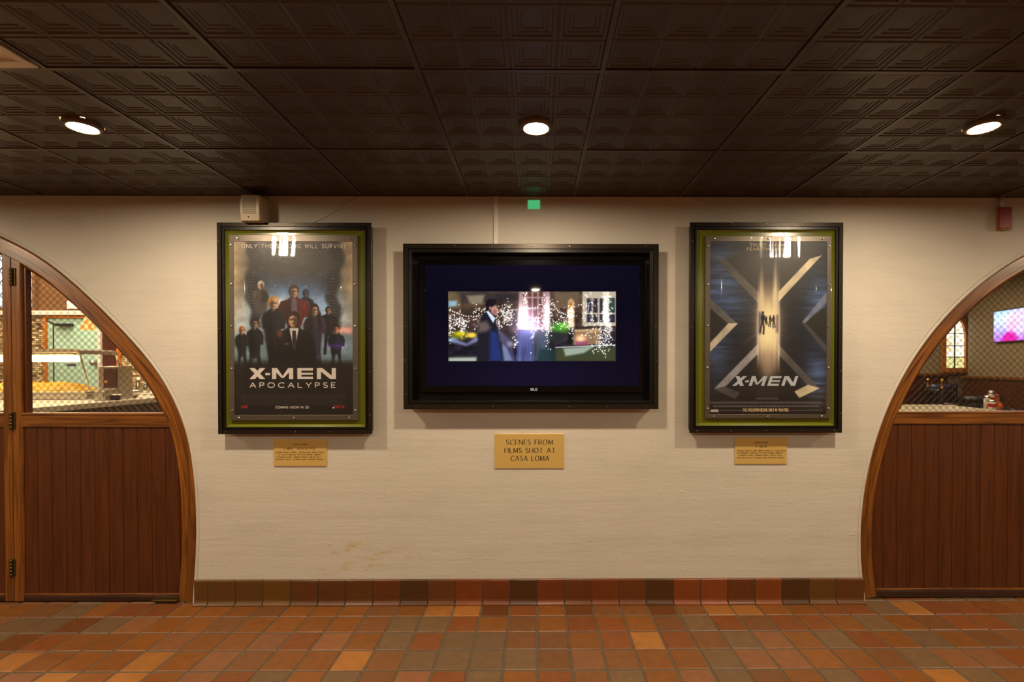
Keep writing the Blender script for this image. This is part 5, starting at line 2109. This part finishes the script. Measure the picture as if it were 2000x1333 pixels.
mb.face([(hx0, HY, zb + .07), (hx1, HY, zb + .07), (rx + .02, HY + .02, zt - .04), (hx0, HY + .02, zt - .04)])
mb.build('glass_front', M['clear'], root)
mb = MB()
mb.box(hx0 + .02, hp(150, 700)[0], HY + .05, HY + .40, hp(100, 776)[2], hp(100, 770)[2])
mb.build('tray', M['steel'], root, bevel=.003)
mb = MB()
mb.box(hp(131, 714)[0], hp(148, 714)[0], HY - .004, HY + .004, hp(140, 716)[2], hp(140, 711)[2])
mb.build('label_holder', flat('violet_plastic', (70, 58, 110)), root)
# trays of food
mb = MB()
nx, ny = 90, 24
fx0, fx1 = hp(20, 750)[0] - .5, hp(138, 750)[0]
fz = hp(100, 770)[2] + .001
H = [[0.0] * (ny + 1) for _ in range(nx + 1)]
for i in range(nx + 1):
    for j in range(ny + 1):
        u, v = i / nx, j / ny
        H[i][j] = .10 * min(1, u * 6, (1 - u) * 5) ** .5 * min(1, v * 3, (1 - v) * 3) ** .5 * (.62 + .2 * math.sin(i * .9 + j * .5) * math.sin(j * 1.1) + .3 * random.random()) if 0 < i < nx and 0 < j < ny else 0
for i in range(nx):
    for j in range(ny):
        def q_(a, b): return (fx0 + (fx1 - fx0) * a / nx, HY + .07 + .3 * b / ny, fz + H[a][b])
        mb.face([q_(i, j), q_(i + 1, j), q_(i + 1, j + 1), q_(i, j + 1)], None, 0, True)
tag(mb.build('hot_food', M['food']), 'heap of golden yellow food under the heat lamps of the warmer', 'food', kind='stuff')

# steel dispenser beside the warmer
SY = 1.52
q = rect(199, 716, 231, 784, SY)
sz0 = CZ
root = empty('steel_dispenser', ((q[0] + q[1]) / 2, SY + .1, sz0), 'square stainless steel dispenser with dark window at the right end of the counter', 'dispenser')
mb = MB()
mb.box(kx(191, SY), q[1], SY, SY + .16, sz0, q[3])
mb.build('body', M['steel'], root, bevel=.006)
mb = MB()
w_ = rect(203, 720, 229, 758, SY)
mb.box(w_[0], w_[1], SY - .004, SY + .002, w_[2], w_[3])
mb.build('window', M['maroon'], root)
mb = MB()
mb.lathe_y((w_[0] + w_[1]) / 2 - .03, kz(746, SY), [(.014, SY - .002), (.01, SY - .02), (0, SY - .022)], 10)
mb.build('knob', M['gold'], root)
q = rect(192, 764, 213, 786, SY - .12)
mb = MB()
mb.box(q[0], q[1], SY - .16, SY - .03, CZ, q[3])
mb.box(q[0] + .01, q[1] - .01, SY - .165, SY - .16, CZ + .012, q[3] - .012)
tag(mb.build('steel_canister', M['steel'], bevel=.004), 'low stainless steel box standing just before the dispenser', 'box')
q = rect(222, 770, 234, 782, SY + .05)
mb = MB()
cxx = float(P(228.5, 775, SY - .06)[0])
root = empty('dark_tub', (cxx, SY - .06, CZ), 'dark tub with white rim and red mark beside the steel dispenser', 'tub')
mb.lathe(cxx, SY - .06, [(0, 0), (.022, 0), (.026, .045), (0, .045)], 20, CZ)
mb.build('body', M['matte_black'], root)
mb = MB()
mb.lathe(cxx, SY - .06, [(.026, .043), (.029, .044), (.029, .050), (.026, .052), (0, .052)], 20, CZ)
mb.build('rim', M['paper'], root)
mb = MB()
BY = 1.8
bxx = kx(252, BY)
mb.lathe(bxx, BY, [(0, .003), (.05, .0), (.06, .01), (.10, .065), (.098, .067), (.058, .014), (0, .012)], 24, CZ)
tag(mb.build('mixing_bowl', M['steel']), 'round steel bowl on the counter right of the dark tub', 'bowl')

# back counter with jugs
bz = kz(768, KB - .3)
mb = MB()
mb.box(kx(239), -2.0, KB - .45, KB - .01, bz - .04, bz)
mb.box(kx(239) + .02, -2.02, KB - .42, KB - .012, 0, bz - .04)
tag(mb.build('back_counter', M['grey_stone'], bevel=.003), 'narrow back counter along the mosaic wall below the jugs', 'counter')
for px, r_, h_, nm, lab in ((256, .036, .10, 'milk_jug', 'short steel jug, first from the orange post on the back counter'),
                        (270.5, .034, .165, 'coffee_pot', 'tall rounded steel pot between two jugs on the back counter'),
                        (285, .032, .12, 'milk_jug', 'steel jug nearest the curved frame on the back counter')):
    x = kx(px, KB - .25)
    root = empty(nm, (x, KB - .25, bz), lab, 'jug', 'steel jugs on the back counter')
    mb = MB()
    mb.lathe(x, KB - .25, [(0, 0), (r_ * .9, 0), (r_, h_ * .2), (r_ * .95, h_ * .6), (r_ * .7, h_ * .88), (r_ * .74, h_), (0, h_)], 18, bz)
    mb.build('body', M['steel'], root)
    mb = MB()
    mb.tube([(x + r_ * .3, KB - .25 - r_ * .8, bz + h_ * .85), (x + r_ * .5, KB - .25 - r_ * 1.6, bz + h_ * .7), (x + r_ * .5, KB - .25 - r_ * 1.6, bz + h_ * .35), (x + r_ * .3, KB - .25 - r_ * .9, bz + h_ * .25)], .005, 6)
    mb.build('handle', M['matte_black'], root)

# pendant lamp
LY = 1.5
q = rect(160, 617, 183.5, 645, LY)
cxx = (q[0] + q[1]) / 2
root = empty('pendant_lamp', (cxx, LY, KC), 'glowing amber glass pendant lamp hanging over the serving counter', 'lamp')
mb = MB()
R_ = (q[1] - q[0]) / 2
mb.lathe(cxx, LY, [(R_ * .30, q[3]), (R_ * .45, q[3] - .02), (R_ * .9, q[2] + .03), (R_, q[2]), (0, q[2] + .004)], 24)
mb.build('lamp_shade', M['amber'], root)
mb = MB()
mb.lathe(cxx, LY, [(R_ * .3, q[3]), (R_ * .22, q[3] + .03), (.006, q[3] + .045), (.006, q[3] + .05)], 12)
mb.tube([(cxx, LY, q[3] + .04), (cxx, LY, KC)], .004, 6)
mb.build('cord', M['matte_black'], root)
for x, y in ((-4.6, 1.0), (-3.4, 2.2), (-6.0, 2.0), (-4.7, 2.6), (-5.6, 1.2), (-3.0, 1.2), (-5.4, 2.7), (-6.4, 2.8), (-4.0, 2.0)):  # unseen downlights added to brighten the servery
    r = proto.copy()
    COL.objects.link(r)
    r.location = (x, y, KC)
    r['label'] = 'added unseen downlight brightening the servery from its higher ceiling, hidden behind the left arch wall'
    for ch in proto.children:
        copy_part(ch, r, ch.location)

# ------------------------------------------------------------------ room behind the right arch: a dining room
DB, DC = 7.0, 3.0
A_, B_ = np.array([8.52, 6.75]), np.array([7.34, 1.0])
mb = MB()
mb.face([(1.2, .2, -.01), (10, .2, -.01), (10, DB, -.01), (1.2, DB, -.01)])
struct(mb.build('floor_dining', M['brown_floor']))
mb = MB()
mb.box(1.2, 10, .2, DB + .1, DC, DC + .05)
struct(mb.build('ceiling_dining', M['cream_wall']))
mb = MB()
mb.box(1.2, 10, DB, DB + .08, -.01, DC)
struct(mb.build('wall_dining_back', M['taupe']))
mb = MB()
mb.box(1.15, 1.2, .2, DB, -.01, DC)
struct(mb.build('wall_dining_left', M['cream_wall']))
mb = MB()
mb.box(1.2, 10, .2, .205, CEIL, DC)
struct(mb.build('wall_dining_front', M['cream_wall']))
dv = (B_ - A_) / np.linalg.norm(B_ - A_)
nv = np.array([dv[1], -dv[0]])          # towards the room
if nv[0] > 0: nv = -nv


def wallbox(mb, t0, t1, d0, d1, z0, z1):
    """box along the slanted wall: t along it from A, d out into the room"""
    c = [A_ + dv * t0 + nv * d0, A_ + dv * t1 + nv * d0, A_ + dv * t1 + nv * d1, A_ + dv * t0 + nv * d1]
    lo = [(p[0], p[1], z0) for p in c]
    hi = [(p[0], p[1], z1) for p in c]
    mb.face(lo[::-1])
    mb.face(hi)
    for k in range(4):
        j = (k + 1) % 4
        uv = [(z0, t0 + k * 3), (z0, t1 + k * 3), (z1, t1 + k * 3), (z1, t0 + k * 3)]
        mb.face([lo[k], lo[j], hi[j], hi[k]], uv)
    return mb


LW = float(np.linalg.norm(B_ - A_))
capz = CAM[2] - .215
struct(wallbox(MB(), 0, LW, -.1, 0, -.01, DC).build('wall_dining_right', M['taupe']))
mb = MB()
wallbox(mb, 0, LW, 0, .10, 0, capz - .03)
struct(mb.build('trim_5', M['plank_far'] if 'plank_far' in M else M['plank']))
mb = MB()
wallbox(mb, 0, LW, 0, .13, capz - .03, capz + .02)
struct(mb.build('trim_6', M['rail'], bevel=.006))
bzc = float(P(1840, 731, DB)[2])
mb = MB()
mb.box(1.2, 8.3, DB - .04, DB, 0, bzc - .03)
struct(mb.build('trim_7', M['maroon']))
mb = MB()
mb.box(1.2, 8.3, DB - .07, DB, bzc - .03, bzc + .02, grain='x')
struct(mb.build('trim_8', M['rail'], bevel=.006))
# pointed stained glass window
WY = DB - .02
gx0, gx1, gz0, gzt = P(1844.5, 690, WY)[0], P(1882.5, 690, WY)[0], P(1863, 719, WY)[2], P(1863, 622, WY)[2]
root = empty('window_2', ((gx0 + gx1) / 2, WY, gz0), 'bright stained glass window with pointed top in the dining room', 'window', kind='structure')


def gothic(x0, x1, z0, zs, zt, n=10):
    xm = (x0 + x1) / 2
    pts = [(x0, z0), (x1, z0), (x1, zs)]
    for k in range(1, n + 1):
        t = k / n
        pts.append((x1 + (xm - x1) * (1 - math.cos(t * math.pi / 2)) , zs + (zt - zs) * math.sin(t * math.pi / 2)))
    for k in range(n - 1, -1, -1):
        t = k / n
        pts.append((x0 + (xm - x0) * (1 - math.cos(t * math.pi / 2)), zs + (zt - zs) * math.sin(t * math.pi / 2)))
    return pts


zs_ = P(1863, 660, WY)[2]
gp = gothic(gx0, gx1, gz0, zs_, gzt)
mb = MB()
cols = []
r5 = np.random.RandomState(4)
nr = 44
for j in range(nr):
    z0, z1 = gz0 + (gzt - gz0) * j / nr, gz0 + (gzt - gz0) * (j + 1) / nr
    for i in range(18):
        x0, x1 = gx0 + (gx1 - gx0) * i / 18, gx0 + (gx1 - gx0) * (i + 1) / 18
        u, v = (i + .5) / 18, (j + .5) / nr
        zm = (z0 + z1) / 2
        if zm > zs_:
            t = math.asin(min(1, (zm - zs_) / (gzt - zs_)))
            half = (gx1 - gx0) / 2 * math.cos(t)
            if abs((x0 + x1) / 2 - (gx0 + gx1) / 2) > half: continue
        c = np.array([1.0, .93, .72])
        if v < .22 and abs(u - .5) < .5:
            c = np.array([.45, .48, .2]) if r5.rand() < .5 else np.array([.95, .75, .3])
        elif u < .35 and .3 < v < .62:
            c = np.array([1.0, .62, .2]) if r5.rand() < .45 else c
        c = c * r5.uniform(.8, 1.1)
        mb.face([(x0, WY - .004, z0), (x1, WY - .004, z0), (x1, WY - .004, z1), (x0, WY - .004, z1)])
        cols.append(c)
mb.build('glass_pane', M['stain'], root, colors=cols, merge=False)
mb = MB()
fo = gothic(gx0 - .07, gx1 + .07, gz0 - .08, zs_, gzt + .09)
for k in range(len(gp)):
    j = (k + 1) % len(gp)
    a, b, c_, d_ = fo[k], fo[j], gp[j], gp[k]
    mb.face([(a[0], WY - .05, a[1]), (b[0], WY - .05, b[1]), (c_[0], WY - .05, c_[1]), (d_[0], WY - .05, d_[1])])
    mb.face([(d_[0], WY - .05, d_[1]), (c_[0], WY - .05, c_[1]), (c_[0], WY, c_[1]), (d_[0], WY, d_[1])])
    mb.face([(a[0], WY, a[1]), (b[0], WY, b[1]), (b[0], WY - .05, b[1]), (a[0], WY - .05, a[1])])
mb.build('window_frame', M['orange_wood'], root)
mb = MB()
xm = (gx0 + gx1) / 2
mb.box(xm - .008, xm + .008, WY - .02, WY - .005, gz0, gzt - .02)
for py in (698, 676, 652):
    z = P(1863, py, WY)[2]
    mb.box(gx0, gx1, WY - .02, WY - .005, z - .007, z + .007)
mb.build('glazing_bars', M['matte_black'], root)
mb = MB()
mb.box(gx0 - .10, gx1 + .10, WY - .1, WY + .0, gz0 - .12, gz0 - .08)
mb.build('window_sill', M['rail'], root)

# television on the slanted wall
d = ray(1940, 640)
den = d[0] * dv[1] - d[1] * dv[0]
rel = np.array([A_[0] - CAM[0], A_[1] - CAM[1]]) + nv * .05
t_ = (rel[0] * dv[1] - rel[1] * dv[0]) / den
p0 = CAM + d * t_
Z0 = t_
ang = math.atan2(dv[1], dv[0])
tz0, tz1 = (CAM + ray(1940, 670) * t_)[2], (CAM + ray(1940, 609) * t_)[2]
LTV = (tz1 - tz0) * 1.75
root = empty('television', (p0[0], p0[1], tz0), 'small bright television on the taupe dining room wall, seen through the right arch', 'television')
lx, ly = p0[0], p0[1]
mb = MB()
mb.box(lx, lx + LTV, ly, ly + .045, tz0, tz1)
mb.build('casing', M['black'], root, bevel=.004)
c = Canvas(0, 0, 90, 52, 1.0)
c.vgrad([(0, (150, 190, 255)), (30, (190, 190, 255)), (52, (190, 110, 230))])
c.ell(60, 20, 30, 22, (236, 214, 255), .8)
c.ell(40, 24, 10, 14, (255, 190, 235), .8)
c.ell(36, 54, 17, 17, (230, 20, 165), .4)
c.ell(84, 48, 18, 16, (235, 80, 200), .6)
c.glow(18, 12, 24, 14, (60, 60, 20))
c.mesh('screen', M['screen_far'] if 'screen_far' in M else M['screen'], root, (lx + .012, lx + LTV - .012, tz0 + .014, tz1 - .012), ly - .001, gain=(1.6, 1.6, 1.6))
root.rotation_euler = (0, 0, ang)


# tables, chairs and table things
def table(name, label, x0, x1, y0, y1, z, mat):
    root = empty(name, ((x0 + x1) / 2, (y0 + y1) / 2, 0), label, 'table')
    mb = MB()
    mb.box(x0, x1, y0, y1, z - .035, z)
    mb.build('tabletop', mat, root, bevel=.006)
    for lx_ in (x0 + .08, x1 - .08):
        for ly_ in (y0 + .08, y1 - .08):
            mb = MB()
            mb.box(lx_ - .03, lx_ + .03, ly_ - .03, ly_ + .03, 0, z - .035)
            mb.build('leg', M['matte_black'], root)
    return root


TZ = .75
table('dining_table', 'long pale speckled table behind the right arch glass', 4.9, 6.62, 3.3, 5.1, TZ, M['table'])
table('dark_table', 'dark narrow table with the condiment jars, against the slanted wall', 6.645, 6.93, 3.75, 4.55, TZ - .01, M['matte_black'])


def armchair(x, y, rot, label, back_mat, hb, finial):
    root = empty('armchair', (x, y, 0), label, 'chair', 'dark armchairs round the dining tables')
    mb = MB()
    mb.box(x - .27, x + .27, y - .26, y + .26, .36, .47)
    mb.build('seat', M['leather'], root, bevel=.03)
    mb = MB()
    mb.box(x - .25, x + .25, y + .20, y + .28, .48, hb - .16)
    mb.build('backrest', M['leather'], root, bevel=.025)
    mb = MB()
    mb.tube([(x - .24, y + .24, hb - .09), (x, y + .24, hb - .085), (x + .24, y + .24, hb - .09)], .058, 12)
    mb.build('head_roll', back_mat, root)
    for s_ in (-1, 1):
        mb = MB()
        mb.box(x + s_ * .27 - .022, x + s_ * .27 + .022, y + .21, y + .27, 0, hb - .02)
        p_ = mb.build('back_post', M['matte_black'], root, bevel=.004)
        if finial:
            mb = MB()
            mb.lathe(x + s_ * .27, y + .24, [(.026, -.02), (.03, 0), (.018, .015), (.024, .04), (.016, .06), (.026, .10), (.03, .12), (.02, .15), (0, .155)], 12, hb)
            mb.build('finial', M['gold'], p_)
        mb = MB()
        mb.box(x + s_ * .27 - .02, x + s_ * .27 + .02, y - .26, y - .21, 0, .66)
        mb.build('front_leg', M['steel'] if finial else M['matte_black'], root, bevel=.004)
        mb = MB()
        mb.tube([(x + s_ * .27, y - .27, .665), (x + s_ * .27, y, .685), (x + s_ * .27, y + .22, .68)], .026, 8)
        mb.build('armrest', M['steel'] if finial else M['leather'], root)
    root.rotation_euler = (0, 0, rot)
    return root


def zpx(px, Z):
    return (px - 1046) / 955 * Z


armchair(zpx(1862, 8.6), 8.6 - 2.83, math.radians(72), 'dark armchair with brass finials behind the pale table', M['leather'], 1.0, True)
armchair(zpx(1862, 9.3), 9.3 - 2.83, math.radians(-4), 'dark armchair with slate blue head roll under the stained window', M['blue_leather'], 1.05, False)
armchair(zpx(1938, 7.85), 7.85 - 2.83 + .02, math.radians(-20), 'low dark armchair in front of the wood wainscot, behind the condiment jars', M['leather'], .90, False)


def jar(px, Z, r_, h_, body, label, lid, band=None, name='glass_jar'):
    x, y = zpx(px, Z), Z - 2.83
    z = TZ - .01
    root = empty(name, (x, y, z), label, 'jar', 'condiments on the dark table')
    mb = MB()
    mb.lathe(x, y, [(0, .001), (r_ * .95, .001), (r_, .01), (r_, h_ * .72), (r_ * .7, h_ * .82), (r_ * .7, h_ * .84), (0, h_ * .84)], 16, z)
    mb.build('body', body, root)
    mb = MB()
    mb.lathe(x, y, [(r_ * .78, h_ * .83), (r_ * .78, h_), (0, h_)], 16, z)
    mb.build('lid', lid, root)
    if band:
        mb = MB()
        mb.lathe(x, y, [(r_ * 1.02, h_ * .30), (r_ * 1.02, h_ * .64)], 16, z)
        mb.build('label', band, root)


jm = flat('frosted_jar', (200, 190, 170), rough=0.15, coat=.5)
om = flat('orange_sauce', (190, 92, 26), rough=0.2, coat=.5)
jar(1944, 7.0, .055, .15, jm, 'glass jar with red label, nearest the sill', M['steel'], M['ketchup'])
jar(1960, 7.05, .035, .11, om, 'small orange sauce bottle right of the red labelled jar', M['red'])
jar(1934, 7.2, .04, .20, jm, 'tall pale jar left of the red labelled jar', M['steel'])
jar(1942, 7.25, .045, .27, jm, 'tallest jar with steel lid, behind the red labelled jar', M['steel'], M['ketchup'])
jar(1953, 7.25, .035, .22, om, 'slim reddish bottle behind the orange sauce bottle', M['red'])
for x, y in ((4.6, 2.2), (6.3, 4.9), (4.9, 5.9), (3.6, 3.6), (6.6, 3.2), (7.0, 6.2), (5.2, 4.1)):  # extra downlights out of view, added to lift the dining room
    r = proto.copy()
    COL.objects.link(r)
    r.location = (x, y, DC)
    r['label'] = 'added unseen downlight brightening the dining room from its ceiling, hidden behind the right arch wall'
    for ch in proto.children:
        copy_part(ch, r, ch.location)
